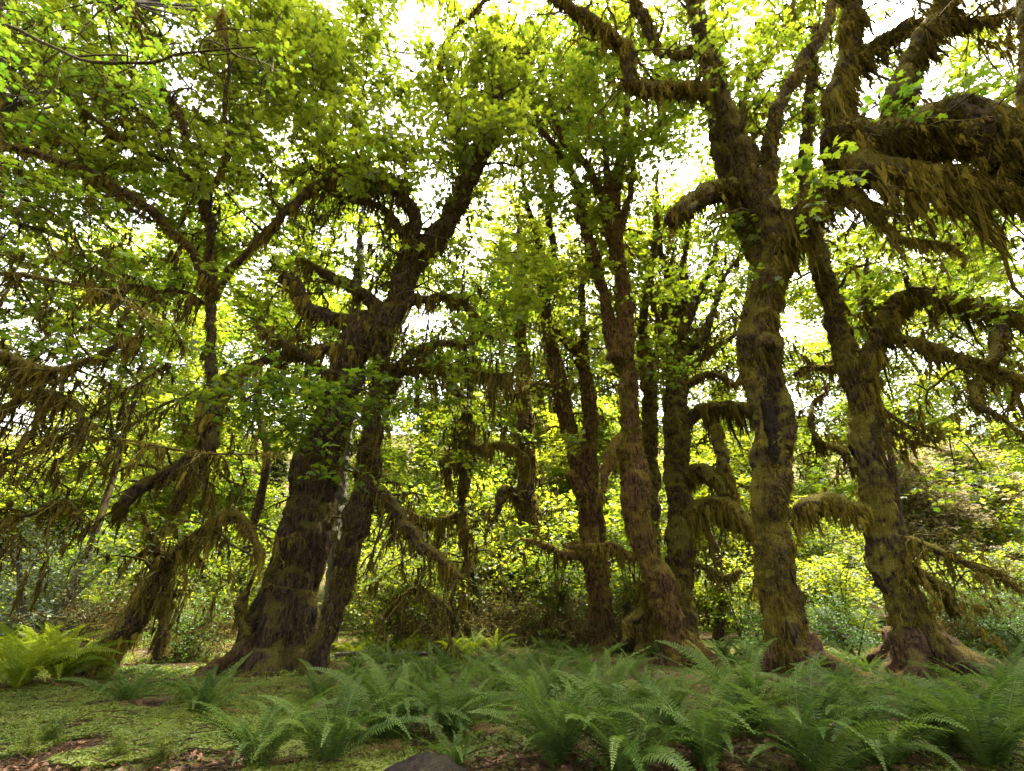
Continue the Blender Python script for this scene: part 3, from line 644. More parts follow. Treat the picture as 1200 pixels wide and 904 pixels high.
T5.limb([(802, 606, 16.4, 30), (826, 594, 15.9, 30), (852, 596, 15.5, 30), (874, 612, 15.2, 24), (888, 640, 15, 12), (885, 690, 14.9, 5)], beard=3.4, blen=.7, sprout=dict(n=7, L=(.7, 1.6), up=-.4, droop=.9, blen=.3), moss='moss_bright')
T5.limb([(798, 655, 16.4, 14), (830, 668, 16, 9), (848, 678, 15.8, 8), (870, 668, 15.6, 4)], beard=1, blen=.3, sprout=dict(n=6, L=(.5, 1.3), droop=.8))
T5.crown([(820, 310, 90, 130, 15, 18.5, 16, .17, .7), (850, 170, 70, 90, 13, 17, 26, .18, .7)])
T5.done()
T5b = Tree('bigleaf_maple', 'thin straight trunk squeezed between the leaning trunk and the shaggy armed maple', 'tree', base_at(767, 742, 18), 17, 'bark_maple')
T5b.limb([(768, 765, 18, 30), (766, 700, 18, 27), (764, 640, 18, 26), (762, 560, 18, 25), (760, 480, 18, 23), (757, 430, 17.9, 20), (752, 385, 17.7, 14), (760, 330, 17.5, 10), (768, 270, 17.2, 6), (770, 200, 17, 3)], 'trunk', sprout=dict(n=22, L=(.8, 2.4), lo=.35, blen=.35), blen=.3)
T5b.limb([(758, 440, 17.9, 12), (775, 400, 17.7, 9), (782, 340, 17.4, 6), (790, 290, 17.2, 3)], sprout=dict(n=7, L=(.8, 2), up=.3, blen=.3))
T5b.crown([(770, 280, 60, 90, 16, 19, 16, .18, .7)])
T5b.done()

# ---- great hollow maple, right
T6 = Tree('bigleaf_maple', 'great maple with dark hollow in its trunk and heavy moss curtained boughs overhead', 'tree', base_at(938, 785, 11.3), 18, 'bark_maple')
T6.limb([(952, 815, 11.3, 110), (940, 785, 11.3, 84), (928, 755, 11.3, 70), (915, 700, 11.2, 62), (908, 640, 11.1, 58), (906, 560, 11, 62), (903, 480, 10.9, 66), (892, 425, 10.8, 66), (884, 394, 10.7, 60), (897, 345, 10.6, 50), (911, 300, 10.4, 54), (916, 258, 10.2, 60)],
        'trunk', flute=.3, lump=.8, beard=2.2, blen=.55, fz=1.2, cav=(P(914, 485, 10.6), (.17, 1.25)), step=.07, seg=56)
T6.limb([(910, 300, 10.4, 50), (884, 215, 9.9, 38), (862, 160, 9.6, 32), (845, 105, 9.3, 29), (828, 50, 9, 27), (812, -10, 8.6, 25), (798, -70, 8.2, 20)], blen=.3, sprout=dict(n=8, L=(1, 2.6), up=.3))
T6.limb([(900, 320, 10.8, 46), (870, 240, 10.8, 40), (846, 172, 10.8, 34), (834, 112, 10.7, 24), (830, 60, 10.5, 16), (838, 0, 10.2, 10)], blen=.25, sprout=dict(n=6, L=(1, 2.6), up=.3))
T6.limb([(908, 265, 10.2, 30), (901, 205, 9.9, 24), (904, 150, 9.6, 22), (924, 107, 9.3, 23), (948, 66, 9, 20), (974, 14, 8.6, 17), (990, -40, 8.2, 14)], blen=.35, sprout=dict(n=9, L=(1, 2.4), up=.3))
T6.limb([(888, 190, 9.8, 20), (868, 150, 9.6, 14), (880, 90, 9.2, 14), (905, 62, 9, 12), (925, 20, 8.7, 8), (935, -30, 8.4, 6)], blen=.3, sprout=dict(n=6, L=(1, 2.2), up=.3))
T6.limb([(915, 290, 10.3, 44), (942, 258, 9.7, 44), (966, 228, 9, 46), (984, 190, 8.4, 50), (984, 140, 7.9, 54), (991, 85, 7.4, 40), (998, 30, 7, 33), (994, -30, 6.6, 32)], blen=.7, beard=3, sprout=dict(n=6, L=(.8, 2), up=.2, blen=.6))
T6.limb([(975, 165, 8, 70), (1015, 168, 7.6, 84), (1060, 165, 7.1, 90), (1110, 150, 6.7, 100), (1160, 155, 6.3, 110), (1215, 165, 6, 116), (1290, 180, 5.7, 120)], blen=.75, beard=5, fz=1.6, lump=1.4, sprout=dict(n=12, L=(.8, 2), up=-.6, droop=.7, blen=.5))
T6.limb([(985, 150, 7.9, 60), (1012, 196, 7.6, 62), (1060, 208, 7.3, 56), (1110, 212, 7, 54), (1160, 216, 6.8, 54), (1230, 228, 6.5, 54)], blen=.85, beard=4, fz=1.5, lump=1.4, sprout=dict(n=12, L=(.8, 2), up=-.6, droop=.7, blen=.5))
T6.limb([(1030, 172, 7.4, 44), (1052, 120, 7.1, 44), (1072, 72, 6.8, 46), (1095, 25, 6.5, 42), (1120, -30, 6.2, 38)], blen=.5, beard=2.5, sprout=dict(n=7, L=(.8, 2), up=.1, blen=.5))
T6.limb([(990, 90, 7.4, 30), (1020, 60, 7.1, 24), (1060, 35, 6.9, 22), (1110, 30, 6.7, 20), (1170, 20, 6.4, 18), (1230, 0, 6.2, 16)], blen=.5, beard=3, sprout=dict(n=10, L=(.8, 2), blen=.5))
T6.limb([(1190, 165, 6.2, 34), (1198, 120, 6, 26), (1200, 70, 5.8, 22), (1203, 0, 5.5, 20), (1206, -40, 5.3, 18)], blen=.3, beard=1.5)
T6.limb([(985, 205, 8.2, 26), (1017, 240, 8, 22), (1040, 265, 7.9, 16), (1058, 281, 7.8, 11), (1110, 287, 7.6, 8), (1128, 302, 7.5, 5)], blen=.35, beard=2.5, sprout=dict(n=9, L=(.6, 1.6), droop=.4, blen=.3))
T6.limb([(870, 222, 10.3, 32), (845, 222, 9.9, 32), (820, 231, 9.7, 32), (800, 246, 9.5, 33), (784, 258, 9.4, 24)], blen=.3, beard=4)
T6.limb([(842, 105, 9.3, 26), (812, 104, 9, 22), (780, 108, 8.8, 22), (750, 107, 8.6, 22), (738, 88, 8.4, 22), (733, 60, 8.2, 24), (715, 42, 8, 20), (690, 25, 7.8, 18), (660, 4, 7.6, 16), (630, -25, 7.3, 13)], blen=.4, beard=2.5, sprout=dict(n=14, L=(.8, 2.2), up=.2, blen=.4))
T6.limb([(838, 75, 9.2, 18), (805, 60, 8.9, 16), (775, 62, 8.6, 16), (757, 30, 8.3, 18), (742, 0, 8, 16), (735, -40, 7.8, 14)], blen=.35, beard=2, sprout=dict(n=8, L=(.8, 2), up=.2, blen=.4))
T6.roots(7, 1.4, 0.22, 0.4)
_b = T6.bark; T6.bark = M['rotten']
T6.limb([(893, 415, 10.62, 4), (896, 450, 10.60, 13), (900, 488, 10.60, 19), (905, 530, 10.62, 17), (909, 578, 10.68, 5)], 'hollow', beard=0, fz=0, lump=.8)  # solid dark core in the groove, standing in for shade inside the hollow
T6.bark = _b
T6.crown([(890, 70, 120, 100, 9.5, 14, 85, .18, .7), (740, 60, 80, 60, 8.5, 11, 26, .17, .6), (1130, 80, 100, 50, 8, 11, 18, .17, .7), (1065, 110, 35, 25, 5.6, 6.2, 1, .16, .3), (965, 185, 20, 22, 5.6, 6, 1, .17, .5), (870, 60, 50, 60, 7, 8.5, 6, .17, .7),
          (1150, 90, 50, 30, 5.6, 6.2, 1, .16, .3), (870, 270, 60, 80, 10, 12, 12, .18, .6), (1110, 270, 100, 40, 8, 12, 18, .18, .55)])
T6.done()

# ---- forked maple at right
T7 = Tree('bigleaf_maple', 'stout forked maple with flared foot, rightmost trunk, limbs reaching to the right edge', 'tree', base_at(1084, 786, 11.3), 19, 'bark_maple')
T7.limb([(1106, 818, 11.3, 140), (1092, 788, 11.3, 100), (1078, 757, 11.3, 82), (1062, 718, 11.3, 70), (1046, 672, 11.3, 63), (1036, 622, 11.3, 57), (1028, 580, 11.3, 54), (1020, 540, 11.3, 52), (1011, 495, 11.3, 48), (1001, 450, 11.3, 42), (986, 405, 11.3, 36),
         (976, 362, 11.2, 33), (963, 312, 11, 31), (953, 270, 10.9, 28), (946, 225, 10.8, 25), (942, 170, 10.6, 20), (950, 100, 10.3, 14), (955, 30, 10, 9)], 'trunk', flute=.45, lump=.9, beard=.5, blen=.25, fz=1.2, sprout=dict(n=12, L=(.8, 2.4), lo=.4, blen=.25), moss='moss_bright')
T7.limb([(1008, 480, 11.3, 34), (1020, 430, 11.1, 34), (1031, 390, 10.9, 36), (1044, 362, 10.7, 36), (1064, 348, 10.5, 32), (1100, 352, 10.1, 29), (1150, 360, 9.6, 28), (1200, 370, 9.2, 30), (1270, 380, 8.7, 30)], blen=.6, beard=3.5, sprout=dict(n=12, L=(.8, 2), up=.1, droop=.4, blen=.35))
T7.limb([(1030, 395, 10.9, 28), (1052, 396, 10.6, 19), (1078, 402, 10.3, 20), (1112, 416, 10, 24), (1152, 433, 9.6, 26), (1200, 450, 9.2, 28), (1265, 470, 8.7, 28)], blen=.45, beard=2.5, sprout=dict(n=10, L=(.8, 1.8), up=-.1, droop=.4, blen=.3))
T7.limb([(1180, 368, 9.4, 24), (1172, 390, 9.3, 24), (1164, 412, 9.2, 20), (1158, 428, 9.1, 10)], blen=.35, beard=3)
T7.limb([(1152, 438, 9.6, 18), (1142, 455, 9.5, 18), (1144, 474, 9.4, 15), (1166, 485, 9.3, 11), (1190, 505, 9.2, 7), (1215, 525, 9.1, 5)], blen=.3, beard=2, sprout=dict(n=6, L=(.5, 1.3), droop=.4))
T7.limb([(1008, 470, 11.2, 18), (1030, 400, 11.2, 10), (1012, 360, 11.1, 8), (1016, 300, 10.9, 5)], blen=.2, sprout=dict(n=5, L=(.6, 1.4)))
T7.limb([(1045, 632, 11.2, 20), (1065, 632, 11, 16), (1090, 642, 10.8, 17), (1130, 660, 10.5, 16), (1165, 670, 10.3, 12), (1193, 692, 10.1, 8)], blen=.3, beard=1.5, sprout=dict(n=10, L=(.5, 1.4), up=-.1, droop=.5, blen=.25))
T7.limb([(1048, 645, 11.2, 18), (1072, 665, 11, 16), (1098, 682, 10.8, 15), (1112, 700, 10.6, 12), (1122, 718, 10.5, 6)], blen=.4, beard=2, sprout=dict(n=6, L=(.5, 1.2), droop=.7, blen=.3))
T7.limb([(1020, 465, 11.2, 10), (1045, 488, 11, 8), (1070, 502, 10.8, 6), (1096, 514, 10.6, 3)], beard=.6, blen=.2, sprout=dict(n=6, L=(.4, 1.1), droop=.3))
T7.limb([(1025, 485, 11.2, 10), (1050, 508, 11, 8), (1075, 520, 10.8, 6), (1100, 526, 10.6, 3)], beard=.6, blen=.2, sprout=dict(n=6, L=(.4, 1.1), droop=.3))
T7.limb([(1030, 600, 11.3, 26), (1000, 598, 11.2, 28), (972, 590, 11.2, 30), (948, 594, 11.2, 28), (930, 612, 11.2, 16)], beard=3.5, blen=.45, moss='moss_bright')
T7.limb([(1015, 560, 11.3, 16), (985, 530, 11.6, 12), (960, 520, 11.8, 12), (950, 500, 12, 10), (955, 470, 12.1, 7), (975, 455, 12.2, 4)], beard=1.2, blen=.3, sprout=dict(n=9, L=(.6, 1.6), droop=.5, blen=.3))
T7.limb([(990, 430, 11.3, 14), (965, 430, 11.6, 10), (945, 432, 11.8, 10), (930, 440, 12, 7)], beard=1.2, blen=.3, sprout=dict(n=6, L=(.6, 1.6), droop=.2, blen=.3))
T7.roots(7, 1.5, 0.24, 0.5)
T7.crown([(1110, 320, 100, 50, 8.5, 13, 16, .18, .55), (1010, 300, 60, 60, 11, 14, 12, .18, .55), (960, 60, 60, 60, 9.5, 12, 12, .18, .6), (1150, 560, 60, 60, 10, 13, 5, .16, .8)])
T7.done()

# ---- dark moss wrapped trunk standing behind the fern bed
T8 = Tree('spruce_trunk', 'dark moss wrapped trunk standing back in the gap at centre', 'tree', base_at(620, 735, 21), 20, 'bark_dark')
T8.limb([(622, 745, 21, 52), (621, 700, 21, 42), (622, 650, 21, 38), (620, 600, 21, 34), (618, 550, 21, 28), (615, 480, 21, 24), (612, 400, 20.5, 18), (610, 320, 20, 12), (608, 250, 20, 6)], 'trunk', sprout=dict(n=26, L=(1, 3), lo=.15, droop=.6, blen=.5), blen=.6, beard=1.5)
T8.limb([(618, 600, 21, 20), (600, 575, 20.6, 16), (588, 580, 20.3, 14), (580, 610, 20, 7)], beard=2, blen=.6, sprout=dict(n=5, L=(.8, 2), droop=.6))
T8.limb([(625, 650, 21, 14), (650, 640, 20.6, 12), (672, 648, 20.4, 9), (700, 640, 20.2, 5)], beard=1.6, blen=.5, sprout=dict(n=6, L=(.8, 2), droop=.6))
T8.limb([(618, 655, 21, 12), (596, 640, 20.4, 10), (582, 650, 20, 9), (575, 680, 19.7, 6)], beard=1.6, blen=.4, sprout=dict(n=5, L=(.6, 1.6), droop=.6))
T8.crown([(610, 400, 60, 120, 18, 22, 8, .18, .8)])
T8.done()
# ---- hanging mossy snag left of it
T11 = Tree('vine_maple', 'crooked thin vine maple hung with dark moss, between the old tree and the dark trunk', 'tree', base_at(548, 745, 16), 21, 'bark_maple')
T11.limb([(535, 765, 16, 16), (540, 720, 16, 13), (548, 660, 16, 12), (540, 600, 16, 13), (545, 560, 15.8, 16), (552, 520, 15.6, 14), (545, 480, 15.4, 12), (530, 450, 15.2, 8), (505, 430, 15, 4)], 'trunk', sprout=dict(n=20, L=(.8, 2.2), lo=.2, droop=.7, blen=.6), blen=.5, beard=1.6)
T11.limb([(545, 555, 15.8, 12), (530, 535, 15.6, 14), (522, 540, 15.5, 15), (526, 565, 15.4, 8)], beard=3, blen=.55)
T11.limb([(552, 525, 15.6, 10), (585, 520, 15.4, 10), (610, 530, 15.2, 9), (625, 555, 15, 5)], beard=2, blen=.5, sprout=dict(n=7, L=(.8, 1.8), droop=.6, blen=.4))
T11.limb([(540, 600, 16, 10), (505, 610, 15.7, 7), (475, 600, 15.5, 6), (455, 605, 15.3, 3)], beard=1.5, blen=.6, sprout=dict(n=7, L=(.8, 1.8), droop=.8, blen=.5))
T11.limb([(538, 735, 16, 10), (515, 705, 15.7, 8), (490, 690, 15.5, 8), (470, 700, 15.4, 5), (440, 730, 15.3, 3)], beard=1, blen=.3, sprout=dict(n=7, L=(.8, 1.6), droop=.5, blen=.3))
T11.crown([(540, 560, 90, 90, 14, 18, 12, .14, .8)])
T11.done('vine')
# ---- pale lichen trunk showing between the two stems of the old tree
T12 = Tree('alder_tree', 'pale lichen covered trunk glimpsed between the two stems of the old tree', 'tree', base_at(384, 745, 15.5), 22, 'bark_pale')
T12.limb([(383, 770, 15.5, 24), (386, 720, 15.5, 22), (391, 650, 15.5, 21), (397, 580, 15.5, 20), (403, 520, 15.5, 19), (411, 430, 15.5, 16), (418, 340, 15.5, 12), (424, 250, 15.4, 7)], 'trunk', fz=.1, beard=0, lump=.9)
T12.crown([(425, 300, 50, 60, 14.5, 17, 8, .16, .6)])
T12.done()

# ------------------------------------------------------------------ background bushes and trees (shared meshes)
def bush_proto(seed, h, r, ncl, size, ntw=9):
    rng = np.random.default_rng(seed); st, lf = MB(), MB()
    ends = []
    for k in range(8):
        a = rng.uniform(0, 2*np.pi); o = np.array([math.cos(a), math.sin(a), 0])
        p = [o*.015*rng.random(), o*r*.25 + [0, 0, h*.35], o*r*.6*rng.uniform(.6, 1.2) + [0, 0, h*.7], o*r*rng.uniform(.6, 1.1) + [0, 0, h*rng.uniform(.75, 1)]]
        c, rr = spline(np.array(p), np.array([.05, .035, .02, .008]), .2); tube(st, c, rr, 5, cap=False); ends.append(c[3:])
    E = np.vstack(ends)
    for k in range(ncl):
        c = E[rng.integers(len(E))] + rng.normal(0, .32*r, 3)*np.array([1, 1, .6]); c[2] = max(c[2], .25)
        spray(rng, None if k % 2 else st, lf, c, rng.uniform(.5, 1.0), ntw, 6, size, .55 + rng.normal(0, .16), False, droop=.2)
    return st, lf
def tree_proto(seed, h, r, ncl, size, lo=.5):
    rng = np.random.default_rng(seed); st, lf = MB(), MB()
    z = np.linspace(0, h, 8); c, rr = spline(np.stack([rng.normal(0, .18, 8)*np.minimum(z, 2), rng.normal(0, .18, 8)*np.minimum(z, 2), z-.3], -1), np.linspace(.2, .03, 8), .35)
    tube(st, c, rr, 10, lambda p, th, a, q: q*(1+.2*fbm(p*3, 2)), cap=False)
    E = []
    for k in range(34):
        i = int(rng.uniform(lo, 1)*(len(c)-1)); a = rng.uniform(0, 2*np.pi); l = r*rng.uniform(.4, 1)*(1.15-.6*i/len(c))
        o = np.array([math.cos(a), math.sin(a), rng.uniform(0, .7)]); p = [c[i], c[i]+o*l*.5+[0, 0, .1*l], c[i]+o*l]
        cc, r2 = spline(np.array(p), np.array([rr[i]*.35, .03, .012]), .3); tube(st, cc, r2, 4, cap=False); E.append(cc[len(cc)//3:])
    E = np.vstack(E)
    for k in range(ncl):
        q = E[rng.integers(len(E))] + rng.normal(0, .5, 3)
        spray(rng, None, lf, q, rng.uniform(.6, 1.3), 9, 6, size, .5 + rng.normal(0, .18), False)
    return st, lf
def spruce_proto(seed, h, r):
    rng = np.random.default_rng(seed); st, lf = MB(), MB()
    c = np.stack([0*np.linspace(0, 1, 14), 0*np.linspace(0, 1, 14), np.linspace(-.3, h, 14)], -1); tube(st, c, np.linspace(.02*h, .01, 14), 8, cap=False)
    for z in np.arange(.08*h, h*.98, .045*h):
        l = r*(1-z/h)**.85 + .1
        for k in range(9):
            a = rng.uniform(0, 2*np.pi); o = np.array([math.cos(a), math.sin(a), 0]); L = l*rng.uniform(.7, 1.1)
            t = np.linspace(.1, 1, 14)[:, None]; p = np.array([0, 0, z]) + o*L*t + np.array([0, 0, -1])*L*.35*t**1.5 + rng.normal(0, .03*L, (14, 3))
            n = len(p)*4; q = np.repeat(p, 4, 0) + rng.normal(0, .035*h*.5, (n, 3))*[1, 1, .5]
            hd = np.tile(o, (n, 1)) + rng.normal(0, .6, (n, 3)) + [0, 0, -.5]
            put_leaves(lf, q, np.array([0, 0, 1.]) + rng.normal(0, .35, (n, 3)), hd, h*.032*rng.uniform(.6, 1.3, n), np.clip(rng.normal(.5, .25, n), 0, 1), False)
    return st, lf
def protos(name, gens, bark, leaf):
    out = []
    for st, lf in gens:
        out.append((st.mesh(name+'_trunk', M[bark], None, True), lf.mesh(name+'_crown', M[leaf])))
    return out
PB = [bush_proto(100+k, 3.2+.5*k, 1.9, 80, .15) for k in range(4)]
PV = protos('bush', PB, 'bark_maple', 'vine')
PD = protos('understorey', [bush_proto(120+k, 2.4, 1.6, 70, .10) for k in range(2)], 'bark_maple', 'maple_dark')
PS = protos('shrub', [bush_proto(130, 2.6, 1.7, 90, .08)], 'bark_pale', 'sage')
PT = protos('broadleaf', [tree_proto(140+k, 22+4*k, 4.6, 150, .25) for k in range(3)], 'bark_dark', 'vine')
PT2 = protos('broadleaf', [tree_proto(150+k, 10+2.5*k, 3.8, 240, .27, .12) for k in range(3)], 'bark_maple', 'vine')
PF = protos('tall_broadleaf', [tree_proto(200+k, 15+3*k, 4.6, 430, .17, .1) for k in range(3)], 'bark_maple', 'vine')
PC = protos('spruce', [spruce_proto(160+k, 16+4*k, 3.2) for k in range(2)], 'bark_dark', 'conifer')
PY = protos('sapling', [spruce_proto(170, 2.6, .9)], 'bark_brown', 'conifer')

def plant(name, pr, px, d, rot, sc, label, cat, group, py=700):
    p = P(px, py, d); z = float(gh(p[0], d))
    e = empty(name, (p[0], d, z)); tag(e, label, cat, group)
    e.rotation_euler = (0, 0, rot); e.scale = (sc, sc, sc*1.0)
    inst('trunk' if cat == 'tree' else 'stem', pr[0], e); inst('crown' if cat == 'tree' else 'foliage', pr[1], e)
    return e
GAPS = [(-60, 'at the far left beyond the yellow ferns'), (60, 'beyond the left end of the leaning vine maple'), (165, 'directly behind the leaning vine maple'), (262, 'just left of the old buttressed tree'),
        (455, 'just right of the old buttressed tree'), (535, 'behind the crooked thin vine maple'), (590, 'left of the dark moss wrapped trunk'), (660, 'between the dark trunk and the twin trunks'),
        (728, 'between the twin trunks and the leaning trunk'), (845, 'between the shaggy armed maple and the hollow maple'), (965, 'between the hollow maple and the forked maple'), (1095, 'right of the forked maple'),
        (1180, 'near the right edge behind the mossy boulder'), (1290, 'at the right edge beyond the low dark boughs')]
ROWS = [('front row', 20.5), ('middle row', 24.5), ('rear row', 29)]
rg = np.random.default_rng(5)
for gi, (px, where) in enumerate(GAPS):
    for ri, (rw, d) in enumerate(ROWS):
        pr = PV[(gi*3+ri*2+gi//3) % 4]
        o = rg.uniform(-22, 22)
        plant('understorey_bush', pr, px+o, d + rg.uniform(-1.2, 1.2), rg.uniform(0, 6.3), rg.uniform(.75, 1.0)*(1+.22*ri), 'bright green bush %s, %s' % (where, rw), 'bush', 'sunlit bushes beyond the trunks')
for gi, (px, where) in enumerate(GAPS):
    for ri, (rw, d, col) in enumerate([('middle height', 28, PT2), ('farther', 42, PF)]):
        pr = col[(gi+ri) % len(col)]
        plant('broadleaf_tree', pr, px + rg.uniform(-26, 26), d + rg.uniform(-2, 2), rg.uniform(0, 6.3), rg.uniform(.85, 1.1)*(.95+1.05*ri), '%s sunlit leafy tree rising %s' % (rw, where), 'tree', 'leafy trees beyond the clearing')
for gi in (1, 3, 9, 11, 13):
    px, where = GAPS[gi]
    plant('broadleaf_tree', PT[gi % 3], px + rg.uniform(-20, 20), 19.5 + rg.uniform(-1, 1.5), rg.uniform(0, 6.3), rg.uniform(.85, 1.15), 'tall slim bare trunk %s' % where, 'tree', 'tall slim trees among the front trunks')
for px, d, k, sc, lb in ((470, 17.5, 0, .8, 'light green vine maple bush close behind the old tree on its right'), (555, 19, 1, 1.0, 'light green bush right behind the crooked vine maple'), (650, 18.6, 2, .9, 'light green bush before the gap right of the dark trunk'),
                         (740, 19.2, 3, .9, 'light green bush in the gap behind the mossy stump'), (600, 24, 0, 1.9, 'tall bright vine maple seen over the dark trunk'), (690, 25, 1, 1.8, 'tall bright vine maple seen behind the twin trunks'), (500, 25, 3, 1.8, 'tall bright vine maple right of the old tree, far back')):
    plant('understorey_bush', PV[k], px, d, px*.2, sc, lb, 'bush', 'sunlit bushes beyond the trunks')
M['tan'] = leaf_mat('tan_dry_leaf', (.13, .105, .045), (.27, .22, .11), (.14, .11, .04), (.30, .25, .10), .4, .02)
PX = protos('tan_tree', [tree_proto(190, 9, 3.2, 200, .22, .1)], 'bark_brown', 'tan')
for px, d, sc, lb in ((1128, 25, .9, 'tan leaved dry tree in the background right of the forked maple'), (1190, 27, 1.0, 'tan leaved dry tree in the background near the right edge')):
    plant('dry_tree', PX[0], px, d, px*.2, sc, lb, 'tree', 'dry tan trees beyond the clearing')
# grey green shrub, low dark undergrowth, young conifers
plant('grey_green_shrub', PS[0], 52, 15.5, .4, 1.35, 'pale grey green shrub behind the yellow ferns at left', 'bush', None)
plant('low_shrub', PS[0], 690, 22, 1.9, .8, 'pale grey green shrub in the gap right of the dark trunk', 'bush', None)
for px, d, s, lb in ((225, 14.0, .6, 'low dark green shrub below the moss of the leaning vine maple'), (885, 15.0, .55, 'low leafy shrub between the shaggy armed maple and hollow trunk'), (985, 14.6, .6, 'low leafy shrub between the hollow trunk and the forked trunk'),
                     (1140, 14.5, .7, 'low leafy shrub behind the mossy boulder'), (1185, 13, .5, 'low dark shrub close to the right edge')):
    plant('low_shrub', PD[int(px) % 2], px, d, px*.1, s, lb, 'bush', 'low shrubs among the trunks')
for px, d, s, lb in ((548, 17.2, 1.0, 'dull brown green young conifer behind the central ferns, tallest of them'),
                     (735, 16.2, .55, 'small young conifer beside the mossy stump'), (655, 19, .7, 'young conifer right of the dark trunk')):
    plant('young_conifer', PY[0], px, d, px*.3, s, lb, 'tree', 'young conifers behind the fern bed')
def thicket_proto(seed):
    rng = np.random.default_rng(seed); st, lf = MB(), MB()
    for k in range(150):
        p = np.array([rng.normal(0, .55), rng.normal(0, .55), rng.uniform(0, .9)]); d = nrm(rng.normal(0, 1, 3) + [0, 0, .7]); q = [p]
        for j in range(5):
            d = nrm(d + rng.normal(0, .2, 3) + [0, 0, -.10]); p = p + d*rng.uniform(.15, .4); q.append(p)
        q = np.array(q); q[:, 2] = np.maximum(q[:, 2], .02)
        c, r = spline(q, np.linspace(.012, .003, 6), .12); tube(st, c, r, 4, cap=False)
        strands(rng, lf, c, rng.uniform(.05, .3, len(c)), .012+0*r, np.clip(rng.normal(.5, .2, len(c)), 0, 1), .15)
        j = rng.integers(0, len(c), 7); put_leaves(lf, c[j] + rng.normal(0, .06, (7, 3)), rng.normal(0, .5, (7, 3)) + [0, 0, 1], rng.normal(0, 1, (7, 3)), rng.uniform(.05, .10, 7), rng.random(7), False)
    return st, lf
PK = protos('thicket', [thicket_proto(180), thicket_proto(181)], 'bark_brown', 'thicket')
for px, d, s, lb in ((490, 17.5, 1.4, 'brown twiggy thicket left of the crooked vine maple'), (520, 16.8, 1.0, 'low brown thicket at the foot of the crooked vine maple'), (575, 18, 1.2, 'tall brown thicket between the crooked vine maple and the dark trunk'),
                     (645, 18.5, 1.3, 'brown thicket right of the dark trunk'), (675, 18, 1.0, 'brown thicket left of the twin trunks'), (728, 17, 1.0, 'brown thicket behind the mossy stump'), (1130, 14.5, 1.0, 'dark thicket behind the low boughs right of the forked maple'),
                     (1190, 15.5, 1.2, 'dark thicket at the right edge behind the mossy mound'), (250, 15, 1.0, 'brown thicket left of the old tree'), (130, 15.5, 1.1, 'brown thicket behind the leaning vine maple')):
    plant('twiggy_thicket', PK[int(px) % 2], px, d, px*.1, s, lb, 'thicket', 'brown twiggy thickets')
# far conifers climbing the slope
for k in range(22):
    px = -80 + k*64 + rg.uniform(-20, 20); d = 48 + (k*7 % 5)*7
    nm = GAPS[int(np.argmin([abs(px-g[0]) for g in GAPS]))][1]
    plant('conifer_tree', PC[k % 2], px, d, k, rg.uniform(.8, 1.1), 'distant dark conifer on the slope behind the leafy trees', 'tree', 'distant conifers on the slope')

# ------------------------------------------------------------------ ferns
def frond_geo(rng, mb, Mx, L, e0, e1, npn, wmax, near, tone):
    """one frond: Mx = (origin, heading azimuth); arches from elevation e0 to e1; pinnae in two ranks"""
    org, az = Mx
    m = 12; t = np.linspace(0, 1, m)
    el = e0 + (e1-e0)*t**1.15
    tw = rng.normal(0, .25)*t**2
    ds = L/(m-1)
    d = np.stack([np.cos(el)*np.cos(az+tw), np.cos(el)*np.sin(az+tw), np.sin(el)], -1)
    c = org + np.concatenate([[np.zeros(3)], np.cumsum((d[1:]+d[:-1])*.5*ds, 0)])
    side = np.stack([-np.sin(az+tw), np.cos(az+tw), 0*t], -1)
    roll = rng.normal(0, .35)
    up = nrm(np.cross(d, side)); sd_ = side*math.cos(roll) + up*math.sin(roll); up = nrm(np.cross(d, sd_))
    if up[0, 2] < 0: up = -up
    w = np.linspace(.0045, .001, m)*L
    V = np.stack([c-sd_*w[:, None], c+sd_*w[:, None]], 1).reshape(-1, 3)
    i = np.arange(m-1)*2
    mb.add(V, np.stack([i, i+1, i+3, i+2], -1), np.full(len(V), .7))
    s = np.linspace(.10, .995, npn)
    prof = wmax*L*np.clip(np.minimum((s-.03)/.22, 1), 0, 1)**.6*np.clip((1.02-s)/.62, 0, 1)**.75
    ci = np.stack([np.interp(s, t, c[:, k]) for k in range(3)], -1); di = nrm(np.stack([np.interp(s, t, d[:, k]) for k in range(3)], -1))
    si = nrm(np.stack([np.interp(s, t, sd_[:, k]) for k in range(3)], -1)); ui = nrm(np.stack([np.interp(s, t, up[:, k]) for k in range(3)], -1))
    sp = L*.9/npn
    for sg in (-1, 1):
        l = prof*rng.uniform(.85, 1.1, npn)
        a = nrm(si*sg + di*.22 + ui*(.18+rng.normal(0, .12, npn))[:, None])
        hw = di*(sp*.46)
        tip = ci + a*l[:, None] - ui*(l*.16)[:, None] + di*(l*.12)[:, None]
        mid = ci + a*(l*.35)[:, None] + ui*(l*.02)[:, None]
        base = ci
        V = np.stack([base, mid-hw, tip, mid+hw], 1)
        F = np.array([[0, 1, 2], [0, 2, 3]])[None] + (np.arange(npn)*4)[:, None, None]
        mb.add(V.reshape(-1, 3), F.reshape(-1, 3), np.repeat(np.clip(tone + .25*(1-s)*0 + rng.normal(0, .10, npn), 0, 1), 4))
rf = np.random.default_rng(77)
FR = {}
for mt in ('fern', 'fern_sun'):
    FR[mt] = []
    for k in range(10):
        mb = MB(); frond_geo(rf, mb, (np.zeros(3), 0.0), 1.0, rf.uniform(.8, 1.4), rf.uniform(-.95, .3), 44, .088, True, rf.uniform(.25, .8)); FR[mt].append(mb.mesh('frond', M[mt]))
FD = []
for k in range(4):
    mb = MB(); frond_geo(rf, mb, (np.zeros(3), 0.0), .8, rf.uniform(.2, .7), rf.uniform(-1.0, -.5), 26, .08, True, .5); FD.append(mb.mesh('dead_frond', M['dead_fern']))
FW = {}
